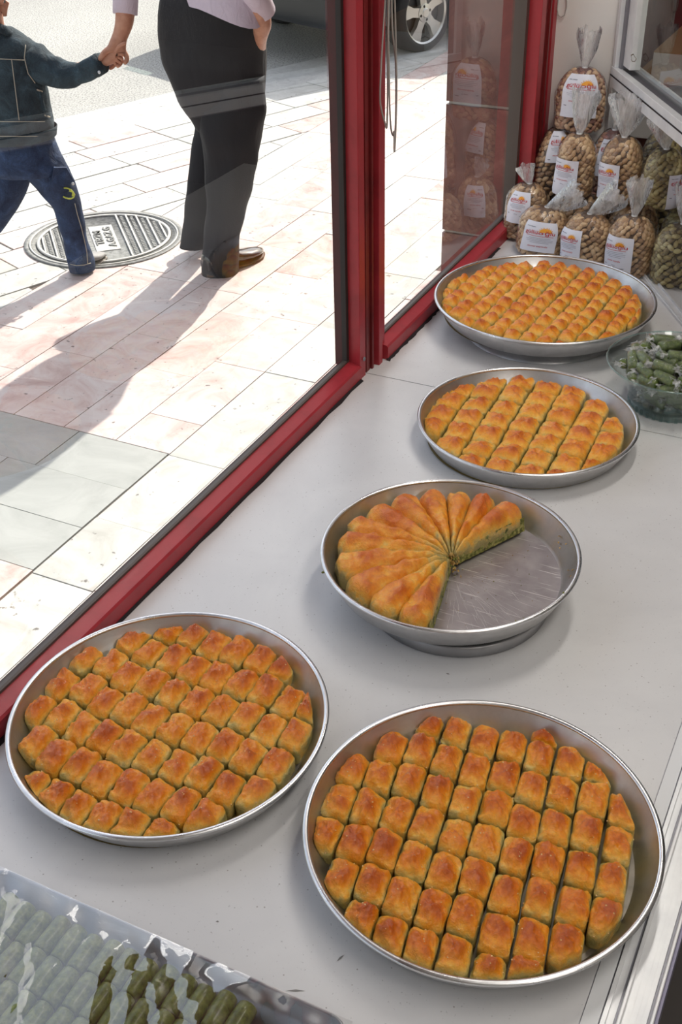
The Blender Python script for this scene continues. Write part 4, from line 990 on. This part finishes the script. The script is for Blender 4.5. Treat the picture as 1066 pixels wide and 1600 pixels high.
# ------------------------------------------------------------------ passers-by
m_skin = M_('skin', (.55,.27,.17), .5, Subsurface_Weight=.0)
n = noise_n(m_skin, coords(m_skin), 40, 3); r = ramp(m_skin, n.outputs[0], [(.3,(.46,.20,.12)),(.7,(.60,.31,.20))]); Lk(m_skin, r.outputs[0], BS(m_skin).inputs['Base Color'])
m_hair = M_('dark_hair', (.02,.014,.01), .6)
m_trou = M_('charcoal_trousers', (.012,.012,.015), .8); n = noise_n(m_trou, coords(m_trou,'Object',(1,1,.3)), 14, 4, .6, .6); bump(m_trou, n.outputs[0], .5, .012)
m_shirt = M_('pale_lilac_shirt', (.66,.57,.66), .8); n = noise_n(m_shirt, coords(m_shirt,'Object',(1,1,.5)), 22, 4, .6, .8); bump(m_shirt, n.outputs[0], .6, .010)
def denim(name, a, b):
    m = M_(name, b, .85); v = coords(m); n = noise_n(m, v, 16, 6, .65, .6); n2 = noise_n(m, v, 330, 2)
    x = mathn(m,'ADD',n.outputs[0], mathn(m,'MULTIPLY',mathn(m,'SUBTRACT',n2.outputs[0],.5),.35)); r = ramp(m, x, [(.3,a),(.55,b),(.8,tuple(min(1,c*2.4) for c in b))]); Lk(m, r.outputs[0], BS(m).inputs['Base Color']); bump(m, n.outputs[0], .8, .014); return m
m_djack = denim('dark_denim_jacket', (.010,.020,.028), (.028,.050,.064)); m_jean = denim('blue_jeans', (.010,.018,.05), (.030,.055,.12))
m_stitch = M_('pale_stitching', (.42,.38,.30), .8); m_leather = M_('black_polished_leather', (.02,.018,.017), .18, Coat_Weight=.6)
m_sole = M_('brown_shoe_sole', (.10,.055,.03), .7); m_sneak = M_('grey_sneaker', (.30,.29,.28), .6); m_sneakr = M_('red_sneaker_patch', (.40,.06,.03), .6); m_sneaks = M_('sneaker_sole', (.25,.22,.19), .8)

def rings_mesh(name, rings, mat, parent=None, n=22, caps=True, sub=1, wr=0.0, seed=0):
    """rings: (centre, axis vector A (half width), axis vector B (half depth))"""
    v = []; f = []; sd = Vector((seed*1.9,seed*.7,seed*1.1))
    for (c, A, B) in rings:
        for i in range(n):
            t = 2*pi*i/n; p = c+A*cos(t)+B*sin(t)
            if wr: p = p+(p-c)*(noise.noise(Vector((p.x*16,p.y*16,p.z*11))+sd)*wr)
            v.append(p)
    L = len(rings)
    for j in range(L-1):
        for i in range(n): f.append((j*n+i,j*n+(i+1)%n,(j+1)*n+(i+1)%n,(j+1)*n+i))
    if caps: f.append(tuple(range(n-1,-1,-1))); f.append(tuple(range((L-1)*n,L*n)))
    return v, f
def interp(rows, k=3):
    out = []
    for i in range(len(rows)-1):
        p0 = rows[max(i-1,0)]; p1 = rows[i]; p2 = rows[i+1]; p3 = rows[min(i+2,len(rows)-1)]
        for j in range(k):
            t = j/k; out.append(tuple(.5*((2*b)+(-a+c)*t+(2*a-5*b+4*c-d)*t*t+(-a+3*b-3*c+d)*t**3) for a,b,c,d in zip(p0,p1,p2,p3)))
    out.append(tuple(rows[-1])); return out
class Fig:
    def __init__(s, foot_px, z=GZ):
        s.F = onz(*foot_px, z); n = ray(*foot_px); n.z = 0; s.n = n.normalized(); s.r = Vector((s.n.y,-s.n.x,0))
    def at(s, x, y, d=0.0): return hit(x, y, s.n, s.F+s.n*d)          # a point on the upright plane through the foot
    def tube(s, name, rows, mat, parent, flat=.8, d=0.0, n=22, horizontal=True, wr=.06, seed=0, k=3):
        """rows (y, x left, x right) of an upright limb -> horizontal oval sections"""
        rg = []
        for row in interp(rows, k):
            y, xl, xr = row[:3]; dd = d+(row[3] if len(row) > 3 else 0)
            a, b = s.at(xl,y,dd), s.at(xr,y,dd); c = (a+b)/2; h = (b-a).length/2
            rg.append((c, s.r*h, s.n*h*flat))
        v, f = rings_mesh(name, rg, mat, n=n, wr=wr, seed=seed)
        return mesh(name, v, f, mat, parent)
    def limb(s, name, rows, mat, parent, n=16, wr=.05, flat=.9, seed=0, k=4):
        """rows (x, y, radius in m, depth) of a limb in any direction"""
        rows = interp([tuple(map(float,r_)) for r_ in rows], k); P = [s.at(a,b,d) for a,b,rr_,d in rows]; mb = MB()
        sd = Vector((seed,seed*2,seed*3)); mb.tube(P, [r_[2] for r_ in rows], n, flat=flat)
        L = len(P)
        for idx in range(len(mb.v)):
            c = P[min(idx//n, L-1)]; p = mb.v[idx]; mb.v[idx] = p+(p-c)*(noise.noise(p*20+sd)*wr*2.2)
        return mb.build(name, mat, parent)

def skin_body(name, chains, mat, label, sub=2):
    """chains: list of [(Vector, radius), ...]; a chain may start with an int index of an existing vertex. One skinned surface."""
    vs, es, rr_ = [], [], []
    for ch in chains:
        prev = None
        for it in ch:
            if isinstance(it, int): prev = it; continue
            vs.append(it[0]); rr_.append(it[1]); idx = len(vs)-1
            if prev is not None: es.append((prev, idx))
            prev = idx
    me = bpy.data.meshes.new(name); me.from_pydata([tuple(v) for v in vs], es, [])
    o = bpy.data.objects.new(name, me); COL.objects.link(o)
    m = o.modifiers.new('skin', 'SKIN'); m.use_smooth_shade = True
    for i, r_ in enumerate(rr_): me.skin_vertices[0].data[i].radius = (r_, r_); me.skin_vertices[0].data[i].use_root = (i == 0)
    sb = o.modifiers.new('sub', 'SUBSURF'); sb.levels = sub; sb.render_levels = sub
    dg = bpy.context.evaluated_depsgraph_get(); dg.update(); nm = bpy.data.meshes.new_from_object(o.evaluated_get(dg))
    o.modifiers.clear(); old = o.data; o.data = nm; bpy.data.meshes.remove(old); nm.name = name
    nm.materials.clear(); nm.materials.append(mat); nm.polygons.foreach_set('use_smooth', [True]*len(nm.polygons))
    tag(o, label, 'person'); return o
Z = Vector((0,0,1))
# ---- man, seen from behind, walking away to the right, left hand holding the boy's hand
mn = Fig((345,426)); fwd = (onz(412,400,GZ)-onz(318,437,GZ)).normalized(); lft = Vector((-fwd.y,fwd.x,0))
hip = mn.at(332, 40); hip = Vector((hip.x,hip.y,.20))
chest = hip+Z*.30+fwd*.03; neck = hip+Z*.56+fwd*.03; headc = neck+Z*.155+fwd*.02
shL = hip+Z*.50+lft*.17; shR = hip+Z*.50-lft*.17
cuffL = mn.at(195,38,0.0); wrL = mn.at(187,57,0.0); palmL = mn.at(183,74,0.0)
cuffR = mn.at(411,36,-.10); wrR = mn.at(406,60,-.045); palmR = mn.at(401,82,.03)
elL = (shL+cuffL)/2+Z*.02-fwd*.05+lft*.03; elR = (shR+cuffR)/2-fwd*.07-lft*.04
kR = mn.at(360,245,.0); anR = mn.at(345,408,.0); kL = mn.at(331,245,.17); anL = mn.at(305,375,.17)
ball = lambda a: a
base_chain = [(hip,.085),(hip+Z*.16,.105),(chest,.145),(hip+Z*.46,.11),(neck,.058),(neck+Z*.07,.055),(headc,.088),(headc+Z*.07,.070)]
chains = [base_chain,
  [3,(shL,.058),(elL,.042),(cuffL,.036),(wrL,.026),(palmL,.030)],
  [3,(shR,.058),(elR,.042),(cuffR,.036),(wrR,.026),(palmR,.030)]]
def px(x, y, d=0.0): return mn.at(x,y,d)
nL = 8+4; nR = nL+5     # indices of the palms
# fingers of the left hand curl under and round the boy's hand, thumb on the near left side
chains += [[nL,(px(172,76,-.028),.0125),(px(163,82,-.034),.0105),(px(157,90,-.034),.0088),(px(155,95,-.03),.0075)],          # thumb
  [nL,(px(194,82,.004),.0115),(px(199,89,.0),.0105),(px(198,96,-.010),.0092),(px(193,100,-.016),.0078)],                       # forefinger
  [nL,(px(188,86,.014),.0110),(px(190,96,.012),.0102),(px(186,102,.0),.0090),(px(181,104,-.008),.0078)],
  [nL,(px(181,88,.020),.0105),(px(181,98,.020),.0098),(px(175,105,.010),.0086),(px(170,108,.0),.0072)],
  [nL,(px(175,88,.022),.0098),(px(173,98,.024),.0088),(px(169,105,.014),.0078),(px(166,109,.004),.0066)]]
chains += [[nR,(px(402,92,0.035),.011),(px(399,103,0.040),.010),(px(396,112,0.045),.008)],
  [nR,(px(397,94,0.040),.011),(px(393,106,0.045),.010),(px(390,116,0.050),.008)],
  [nR,(px(392,93,0.045),.0105),(px(388,104,0.050),.0095),(px(384,113,0.055),.008)],
  [nR,(px(388,90,0.050),.010),(px(383,99,0.055),.009),(px(380,106,0.055),.0075)],
  [nR,(px(406,84,0.020),.0115),(px(410,94,0.025),.010),(px(411,102,0.030),.0085)]]
chains += [[0,(mn.at(368,105,.04),.060),(kR,.040),(anR,.030)], [0,(mn.at(322,105,.07),.050),(kL,.030),(anL,.024)]]
man = skin_body('person', chains, m_skin, 'person in pale shirt and charcoal trousers walking away, holding a child by the hand')
# face and ears (out of the frame, but there)
def head_bits(body, hc, R, f_, l_, hairmat):
    v = []; f = []; n_ = 20; ts = [k/9 for k in range(10)]
    mb = MB()
    for e in (-1,1): mb.tube([hc+l_*e*R*.98+Z*R*.25-f_*R*.1, hc+l_*e*R*1.08+Z*R*.05, hc+l_*e*R*1.0-Z*R*.22], [R*.10,R*.17,R*.07], 8, flat=.5)
    mb.tube([hc+f_*R*.93+Z*R*.2, hc+f_*R*1.18-Z*R*.08, hc+f_*R*1.02-Z*R*.15], [R*.09,R*.15,R*.10], 8)
    mb.build('ear_and_nose', m_skin, body)
    mb = MB()
    for e in (-1,1): mb.lathe([(0,-R*.09),(R*.09,0),(0,R*.09)], c=tuple(hc+f_*R*.90+l_*e*R*.34+Z*R*.18), n=10)
    mb.build('eye', m_strip, body)
    mb = MB(); mb.tube([hc+f_*R*.97+l_*R*.26-Z*R*.45, hc+f_*R*1.03-Z*R*.47, hc+f_*R*.97-l_*R*.26-Z*R*.45], R*.05, 6); mb.build('mouth', M_('lips', (.45,.16,.13), .5), body)
    vv = []; ff = []; n_ = 24; m_ = 10
    for j in range(m_+1):
        ph = j/m_*pi*.60
        for i in range(n_):
            t = 2*pi*i/n_; d = (f_*cos(t)+l_*sin(t))*sin(ph)+Z*cos(ph)
            cut = 1.0 if d.dot(f_) < .45 or d.z > .55 else .86
            vv.append(hc+Z*R*.16+Vector((d.x*R*1.07,d.y*R*1.07,d.z*R*1.14))*cut)
    for j in range(m_):
        for i in range(n_): ff.append((j*n_+i,j*n_+(i+1)%n_,(j+1)*n_+(i+1)%n_,(j+1)*n_+i))
    mesh('hair', vv, ff, hairmat, body)
head_bits(man, headc+Z*.02, .098, fwd, lft, m_hair)
# trousers: seat plus two legs in one garment
def merge(objs, name, parent, mat):
    mb = MB()
    for o in objs:
        mb.add([v.co for v in o.data.vertices], [tuple(p.vertices) for p in o.data.polygons]); me = o.data; bpy.data.objects.remove(o); bpy.data.meshes.remove(me)
    return mb.build(name, mat, parent)
seat = mn.tube('s', [(-14,250,417),(0,247,419),(20,246,419),(45,247,418),(70,250,417),(95,255,416),(120,263,415),(145,273,414),(168,285,413),(186,299,411),(200,306,409)], m_trou, None, .72, seed=3, d=.03, n=30, wr=.06)
legR = mn.tube('r', [(120,318,415),(150,312,414),(175,308,413),(200,309,410),(225,315,406),(250,320,401),(275,322,397),(300,322,393),(325,321,387),(350,320,380),(375,318,375),(400,316,373),(420,315,374),(431,316,374)], m_trou, None, .85, seed=4, d=.0, n=26, wr=.11)
legL = mn.tube('l', [(110,262,350),(140,272,350),(165,284,352),(190,301,356),(205,303,360),(225,300,358),(250,297,352),(275,294,348),(300,291,344),(320,288,341),(345,286,337),(365,283,334),(385,280,328)], m_trou, None, .8, seed=5, d=.17, n=24, wr=.07)
trz = merge([seat,legR,legL], 'trousers', man, m_trou)
# shirt body, sleeves and rolled cuffs
hw = lambda a: a
rg = []
for z_, a, b in ((.27,.205,.135),(.34,.20,.135),(.45,.19,.13),(.56,.205,.135),(.66,.215,.13),(.715,.19,.11),(.75,.10,.08),(.775,.065,.065)):
    rg.append((Vector((hip.x,hip.y,z_))+fwd*.02, lft*a, fwd*b))
hem = []
for i in range(22): pass
v, f = rings_mesh('shirt', rg, m_shirt, n=30, caps=False, wr=.07, seed=9)
for i in range(30):                                                     # curved shirt tail
    t = 2*pi*i/30; v[i].z += -.035*cos(2*t)-.005
mesh('shirt', v, f, m_shirt, man)
def sleeve(pts, name='sleeve'):
    mb = MB(); mb.tube([p for p,_ in pts], [r for _,r in pts], 20)
    for i, p in enumerate(mb.v): mb.v[i] = p+Vector((noise.noise(p*22),noise.noise(p*22+Vector((9,0,0))),0))*.006
    return mb.build(name, m_shirt, man)
sleeve([(shL-lft*.03,.078),(shL.lerp(elL,.5),.066),(elL,.056),(elL.lerp(cuffL,.5),.045),(mn.at(196,22),.041)])
sleeve([(shR+lft*.03,.078),(shR.lerp(elR,.5),.066),(elR,.056),(elR.lerp(cuffR,.5),.048),(mn.at(412,20,-.10),.044)])
def cuff(pts, ra, rb):
    mb = MB(); a, b = pts; L = b-a
    mb.tube([a+L*t for t in (0,.0,.08,.5,.92,1.0,1.0,.9)], [ra*.9,ra*.96,ra,(ra+rb)/2*1.03,rb,rb*.97,rb*.86,rb*.82], 28, cap=False, flat=.92)
    for i, p in enumerate(mb.v): mb.v[i] = p+Vector((noise.noise(p*30),noise.noise(p*30+Vector((9,0,0))),noise.noise(p*26+Vector((0,5,0)))*.7))*.008
    return mb.build('rolled_cuff', m_shirt, man)
cuff((mn.at(197,17),mn.at(193,50)), .060, .063); cuff((mn.at(414,15,-.10),mn.at(409,54,-.10)), .065, .066)
# shoes
def shoe(heel, toe, w, h, mat, solemat, parent, pitch=0.0, sole=.014, name='shoe', pointed=.35):
    d = (toe-heel); L = d.length; u = d.normalized(); s_ = Vector((-u.y,u.x,0)).normalized(); up = u.cross(s_)*-1 if (u.cross(s_)).z < 0 else u.cross(s_)
    rg = []
    for t, ww, hh in ((0,.55,.80),(.04,.74,1.0),(.15,.84,1.08),(.30,.82,1.0),(.42,.86,.82),(.55,.96,.60),(.70,1.0,.46),(.82,.88,.40),(.92,.62,.34),(.98,pointed,.26),(1.0,pointed*.55,.16)):
        c = heel+u*(L*t)+up*(sole+h*hh*.5); rg.append((c, s_*(w*.5*ww), up*(h*hh*.5)))
    v, f = rings_mesh('shoe', rg, mat, n=20); o = mesh(name, v, f, mat, parent)
    rg = []
    for t, ww in ((-.01,.5),(.03,.76),(.15,.88),(.33,.80),(.5,.88),(.7,1.05),(.83,.94),(.93,.68),(1.0,pointed),(1.02,pointed*.5)):
        c = heel+u*(L*t)+up*(sole*.5+.0); rg.append((c, s_*(w*.5*ww), up*(sole*.5+.001)))
    v, f = rings_mesh('sole', rg, solemat, n=14); mesh('sole', v, f, solemat, o); return o
hR = onz(322,436,GZ)+Z*.001; tR = onz(411,399,GZ)+Z*.001; shoe(hR+mn.n*.02, tR, .095, .085, m_leather, m_sole, man, pointed=.30)
hLp = mn.at(292,386,.22); hLp.z = GZ+.055; tLp = hLp+fwd*.27-Z*.045; shoe(hLp, tLp, .095, .085, m_leather, m_sole, man, pointed=.30)
# ---- boy
by = Fig((132,424)); bf = (onz(165,405,GZ)-onz(112,430,GZ)).normalized(); bl = Vector((-bf.y,bf.x,0))
bh = by.at(22,205); bh = Vector((bh.x,bh.y,bh.z)); bchest = by.at(8,110); bneck = by.at(-6,48); bhead = by.at(-24,2); 
bsh = by.at(36,80); bel = by.at(92,113,-.06); bwr = mn.at(160,97,-.012); bpalm = mn.at(172,88,-.008)
bshL = bneck*2-bsh-Z*.10; 
bchains = [[(bh,.085),(by.at(15,160),.085),(bchest,.085),(by.at(0,66),.062),(bneck,.036),(by.at(-10,34),.036),(bhead,.070),(bhead+Z*.05,.058)],
  [3,(bsh,.030),(by.at(70,104,-.038),.022),(bel,.020),(bwr,.0185),(bpalm,.0215)],
  [3,(bshL,.042),(bshL-Z*.20-bf*.02,.032),(bshL-Z*.36+bf*.06,.019),(bshL-Z*.43+bf*.08,.021)]]
bR = 8+4; bL = bR+4
bchains += [[bR,(mn.at(184,73,-.026),.0078),(mn.at(191,69,-.026),.0070),(mn.at(197,66,-.024),.0060)],
  [bR,(mn.at(184,84,-.016),.0078),(mn.at(191,84,-.012),.0070),(mn.at(194,88,-.006),.0060)],
  [bR,(mn.at(184,89,-.012),.0078),(mn.at(190,91,-.006),.0070),(mn.at(192,95,.0),.0060)],
  [bR,(mn.at(182,94,-.008),.0076),(mn.at(187,97,-.002),.0068),(mn.at(188,101,.004),.0058)],
  [bR,(mn.at(178,97,-.006),.0070),(mn.at(182,101,.0),.0062),(mn.at(183,104,.006),.0054)]]
pb = bshL-Z*.43+bf*.08
for q_, (a, b_) in enumerate(((.012,0),(.004,.002),(-.004,.002),(-.012,0))): bchains.append([bL,(pb-Z*.035+bf*a,.0078),(pb-Z*.055+bf*(a+.004),.007),(pb-Z*.070+bf*(a+.012),.006)])
bchains.append([bL,(pb-Z*.02+bf*.025,.008),(pb-Z*.04+bf*.034,.007)])
bk1 = by.at(100,285,0); ba1 = by.at(125,402,0); bk2 = by.at(-10,300,.08); ba2 = by.at(-70,385,.10)
bchains += [[0,(by.at(42,228,-.0),.045),(bk1,.034),(ba1,.024)], [0,(by.at(-2,232,.05),.045),(bk2,.034),(ba2,.028)]]
boy = skin_body('person', bchains, m_skin, 'small child in dark denim jacket and blue jeans, walking and holding an adult hand')
head_bits(boy, bhead+Z*.015, .082, bf, bl, m_hair)
mb = MB(); e = by.at(6,14,-.02); mb.tube([e+Z*.030,e+Z*.018+by.r*.006,e,e-Z*.024], [.008,.016,.013,.006], 10, flat=.45); mb.build('ear', m_skin, boy)
jb = by.tube('jacket_body', [(44,-22,20),(56,-30,38),(68,-36,50),(85,-38,57),(110,-38,64),(135,-38,72),(160,-37,79),(185,-36,84),(200,-36,86),(213,-36,85)], m_djack, boy, .78, n=40, wr=.10, seed=2)
jb.name = 'jacket'
by.limb('jacket_sleeve', [(30,84,.060,0),(46,94,.064,-.015),(66,105,.060,-.035),(88,113,.053,-.058),(108,116,.046,-.08),(128,113,.040,-.105),(146,106,.036,-.13),(157,99,.033,-.148)], m_djack, boy, n=22, wr=.13, seed=6)
mb = MB(); mb.tube([by.at(148,105,-.132),by.at(160,98,-.150)], [.038,.037], 18, flat=.9); mb.build('sleeve_cuff', m_djack, boy)
mb = MB(); mb.lathe([(.0,.001),(.006,.001),(.006,-.001)], n=10, M=Matrix.Translation(by.at(155,113,-.178)) @ Matrix.Rotation(pi/2,4,'X')); mb.build('cuff_button', m_strip, boy)
# left sleeve (out of the frame)
mb = MB(); mb.tube([bshL,bshL-Z*.10,bshL-Z*.20-bf*.02,bshL-Z*.34+bf*.05], [.058,.056,.048,.036], 16); mb.build('jacket_sleeve', m_djack, boy)
def band(rows, mat, name, parent, fig, th=.004, d=-.0, flat=.78, grow=1.04):
    rg = []
    for y, xl, xr in rows:
        a, b = fig.at(xl,y), fig.at(xr,y); c = (a+b)/2; h = (b-a).length/2*grow; rg.append((c, fig.r*h, fig.n*h*flat))
    v, f = rings_mesh(name, rg, mat, n=40, caps=False); return mesh(name, v, f, mat, parent)
band([(199,-37,87),(200,-38,88),(214,-38,87),(216,-36,85)], m_djack, 'jacket_waistband', boy, by)
# collar
mb = MB(); mb.tube([by.at(-30,46,.0),by.at(-12,40,-.05),by.at(8,47,-.055),by.at(22,56,-.03)], [.014,.017,.017,.010], 10, flat=.5); mb.build('jacket_collar', m_djack, boy)
# front surface point of the jacket / jeans nearest the camera
def seam(fig, pts, parent, rows_depth=-.105, r=.0016, mat=None, name='stitching'):
    mb = MB(); P = [fig.at(x,y,d) for x,y,d in pts]; mb.tube(P, r, 5); return mb.build(name, mat or m_stitch, parent)
def surfd(x, xl, xr, flat=.78):       # depth of the garment front at picture column x between silhouette xl..xr
    c = (xl+xr)/2; h = (xr-xl)/2; q = max(0,1-((x-c)/h)**2); return -(h/408.0)*flat*math.sqrt(q)-.003
for pts in ([(x, 92+(x*.05), surfd(x,-38,60)) for x in (-5,10,25,38)], [(x, 190, surfd(x,-36,85)) for x in (-5,15,35,55,70)], [(x, 213, surfd(x,-36,86)) for x in (-5,15,35,55,70)], [(18+i*2, 92+i*16, surfd(18+i*2,-38,62+i*3)) for i in range(7)], [(40,70+0,surfd(40,-36,52)),(38,90,surfd(38,-36,58)),(44,115,surfd(44,-36,64)),(55,130,surfd(55,-36,70))]): seam(by, pts, boy)
mb = MB(); mb.tube([by.at(62,142,surfd(62,-38,75)),by.at(67,165,surfd(67,-38,80)),by.at(72,182,surfd(72,-37,84))], [.006,.007,.006], 6, flat=.5); mb.build('pocket_welt', m_djack, boy)
seam(by, [(58,140,surfd(58,-38,75)-.002),(66,143,surfd(66,-38,76)-.002)], boy, r=.003); seam(by, [(70,180,surfd(70,-37,84)-.002),(78,183,surfd(78,-37,84)-.002)], boy, r=.003)
# jeans
js = by.tube('a', [(202,-30,78),(215,-31,84),(230,-31,90),(245,-30,97),(258,-26,104),(268,-10,108)], m_jean, None, .74, n=26, wr=.04, seed=1)
j1 = by.tube('b', [(215,18,84),(235,20,91),(255,27,103),(270,38,111),(285,50,118),(300,62,122),(318,78,127),(335,86,130),(355,92,134),(375,97,138),(395,102,143),(410,105,147),(422,108,148)], m_jean, None, .85, d=-.015, n=24, wr=.15, seed=7)
j2 = by.tube('c', [(225,-31,46),(250,-33,52),(275,-36,50),(300,-42,44),(320,-50,34),(340,-62,22),(358,-76,8),(374,-90,-6),(390,-104,-22)], m_jean, None, .85, d=.06, n=24, wr=.06, seed=8)
merge([js,j1,j2], 'jeans', boy, m_jean)
def leg_d(x, xl, xr): return surfd(x,xl,xr,.85)-.018
seam(by, [(x_, y_, leg_d(x_, a_, b_)) for x_, y_, a_, b_ in ((117,318,78,127),(121,335,86,130),(127,355,92,134),(132,375,97,138),(136,395,102,143),(137,412,105,147))], boy)
seam(by, [(x_, y_, leg_d(x_, a_, b_)) for x_, y_, a_, b_ in ((110,413,106,148),(120,415,106,148),(132,414,106,148),(142,411,106,148))], boy)
# thigh pocket with flap, and a small yellow-green emblem patch
mb = MB(); P = [by.at(x_,y_,leg_d(x_,a_,b_)-.004) for x_,y_,a_,b_ in ((84,262,34,110),(104,262,34,112),(117,284,50,120),(100,292,52,120),(80,284,48,119))]; mb.add(P+[p+by.n*.012 for p in P], [(0,1,2,3,4)]+[(i,(i+1)%5,(i+1)%5+5,i+5) for i in range(5)]); mb.build('pocket_flap', m_jean, boy, False)
mb = MB(); mb.lathe([(0,.002),(.006,.002),(.006,-.002)], n=10, M=Matrix.Translation(by.at(114,287,leg_d(114,56,121)-.008)) @ Matrix.Rotation(pi/2,4,'X')); mb.build('pocket_button', m_strip, boy)
mb = MB(); P = [by.at(104+11*sin(t)+1, 302+8*cos(t)+3*sin(t), leg_d(110,64,124)-.004) for t in [-.6+pi*1.35*k/12 for k in range(13)]]; mb.tube(P, .003, 6); 
P = [by.at(x_,y_,leg_d(112,64,124)-.005) for x_,y_ in ((108,298),(114,300),(113,306),(117,303))]; mb.tube(P, .0035, 6); mb.build('emblem_patch', M_('yellow_green_patch', (.55,.60,.10), .7), boy)
bhl = onz(114,428,GZ)+Z*.001; btl = onz(163,404,GZ)+Z*.001; bs = shoe(bhl+by.n*.01, btl, .072, .065, m_sneak, m_sneaks, boy, sole=.012, pointed=.6)
mb = MB(); c = bhl.lerp(btl,.40)+Z*.045-by.n*.030; mb.tube([c-bf*.02,c+bf*.01+Z*.008,c+bf*.03+Z*.004], [.006,.011,.005], 8, flat=.5); mb.build('shoe_patch', m_sneakr, bs)
h2 = ba2-Z*.03; h2.z = max(h2.z, GZ+.10); shoe(h2-bf*.02-by.n*.0, h2+bf*.15-Z*.09, .072, .065, m_sneak, m_sneaks, boy, sole=.012, pointed=.6)

# ------------------------------------------------------------------ parked car by the kerb
m_car = M_('dark_car_paint', (.006,.008,.010), .3, .0, Coat_Weight=.25); m_tyre = M_('tyre_rubber', (.018,.018,.018), .8); m_alloy = M_('alloy_wheel', (.62,.60,.55), .28, .9); m_alloyd = M_('wheel_shadow_metal', (.06,.06,.06), .5, .5)
n = noise_n(m_tyre, coords(m_tyre), 60, 3); bump(m_tyre, n.outputs[0], .3, .003)
GR = GZ-.03
wc_ = Vector((-3.085,7.54,0)); car_o = wc_.copy(); car_o.z = GR
car = empty('car', tuple(car_o), 'dark parked car with five-spoke alloy wheel seen beyond the red window post', 'car', rz=math.atan2(CD.y, CD.x))
# local frame: +x along the kerb away from the camera, +y towards the road
WR = .250
def wheel(x, y, face, detail=True):
    root_ = None
    M0 = Matrix.Translation((x,y,WR)) @ Matrix.Rotation(pi/2*(1 if face < 0 else -1),4,'X')
    mb = MB(); mb.lathe([(WR*.76,.085),(WR*.80,.098),(WR*.86,.10),(WR*.95,.088),(WR*1.0,.07),(WR*1.0,-.07),(WR*.95,-.088),(WR*.76,-.09)], n=56, M=M0)
    ty = mb.build('tyre', m_tyre, car)
    mb = MB(); mb.lathe([(WR*.70,.030),(WR*.72,.082),(WR*.765,.090),(WR*.78,.084),(WR*.76,-.08)], n=56, M=M0); mb.lathe([(.0,.028),(WR*.71,.028)], n=40, M=M0, m=1)
    for k in range(5):
        a = 2*pi*k/5+.5; R2 = M0 @ Matrix.Rotation(a,4,'Z')
        q = [(.035,-.030),(WR*.42,-.028),(WR*.74,-.052),(WR*.74,.052),(WR*.42,.028),(.035,.030)]
        top = [R2 @ Vector((u,v_,.078-.012*(u/WR))) for u,v_ in q]; bot = [R2 @ Vector((u,v_*1.15,.045)) for u,v_ in q]
        mb.add(top+bot, [(0,1,2,3,4,5)]+[(i,i+6,(i+1)%6+6,(i+1)%6) for i in range(6)])
    mb.lathe([(.0,.088),(.026,.088),(.032,.084),(.058,.080),(.062,.06)], n=30, M=M0)
    rim_ = mb.build('wheel_rim', [m_alloy, m_alloyd], ty, False); smooth_by_angle(rim_)
    for k in range(4):
        a = 2*pi*k/4+.3; mb = MB(); mb.lathe([(0,.0835),(.009,.0835),(.009,.079)], n=10, M=M0 @ Matrix.Translation((.043*cos(a),.043*sin(a),0))); mb.build('wheel_nut_recess', m_tyre, ty)
    return ty
FY = -.0
wheel(0, .10, -1); wheel(2.5, .10, -1); wheel(0, 1.5, 1); wheel(2.5, 1.5, 1)
# body shell: closed profile lofted across the width, with wheel arches in the side
side = []
prof = [(-.80,.30),(-.84,.42),(-.84,.62),(-.76,.74),(-.10,.88),(.25,.93),(.85,1.36),(1.3,1.45),(2.3,1.45),(3.0,1.12),(3.30,1.02),(3.36,.60),(3.34,.32),(3.2,.24)]
arch = lambda cx: [(cx+ .33*cos(t), .25+.33*sin(t)) for t in [pi*k/10 for k in range(11)]]
low = [(2.5+.33,.20)]+arch(2.5)+[(2.5-.33,.20),(.33,.20)]+arch(0)+[(-.33,.22),(-.70,.24)]
outl = prof+low
bm = bmesh.new(); ysec = [(.0,1.0),(.04,1.0),(.8,1.0),(1.56,1.0),(1.60,1.0)]
vs0 = [bm.verts.new((x, 0.02, z)) for x, z in outl]; vs1 = [bm.verts.new((x, 1.58, z)) for x, z in outl]
f0 = bm.faces.new(vs0); f1 = bm.faces.new(list(reversed(vs1)))
for i in range(len(outl)): bm.faces.new((vs0[i],vs0[(i+1)%len(outl)],vs1[(i+1)%len(outl)],vs1[i]))
bmesh.ops.triangulate(bm, faces=[f0,f1]); bmesh.ops.recalc_face_normals(bm, faces=bm.faces)
me = bpy.data.meshes.new('body_shell'); bm.to_mesh(me); bm.free(); me.materials.append(m_car); o = bpy.data.objects.new('body_shell', me); COL.objects.link(o); o.parent = car
mb = MB(); mb.box((-.88,-.0,.26),(-.70,1.6,.56), bev=.05); mb.build('bumper', m_car, car)
m_win = M_('tinted_car_glass', (.02,.025,.03), .05, Coat_Weight=1.0)
mb = MB(); q = [(.42,.98),(.90,1.33),(1.5,1.39),(1.5,.98)]; mb.add([(x,.012,z) for x,z in q],[(0,1,2,3)]); q = [(1.56,.98),(1.56,1.39),(2.28,1.39),(2.85,1.08),(2.7,.98)]; mb.add([(x,.012,z) for x,z in q],[(0,1,2,3,4)])
mb.add([(.27,.2,.955),(.27,1.4,.955),(.83,1.3,1.345),(.83,.3,1.345)],[(0,1,2,3)]); mb.build('side_window', m_win, car, False)
mb = MB()
for y in (.12,1.2): mb.box((-.865,y,.60),(-.80,y+.28,.72), bev=.02)
mb.build('head_lamp', m_bowlt, car)
mb = MB(); mb.box((-.87,.4,.60),(-.845,1.2,.70), bev=.01); mb.build('grille', m_tyre, car)
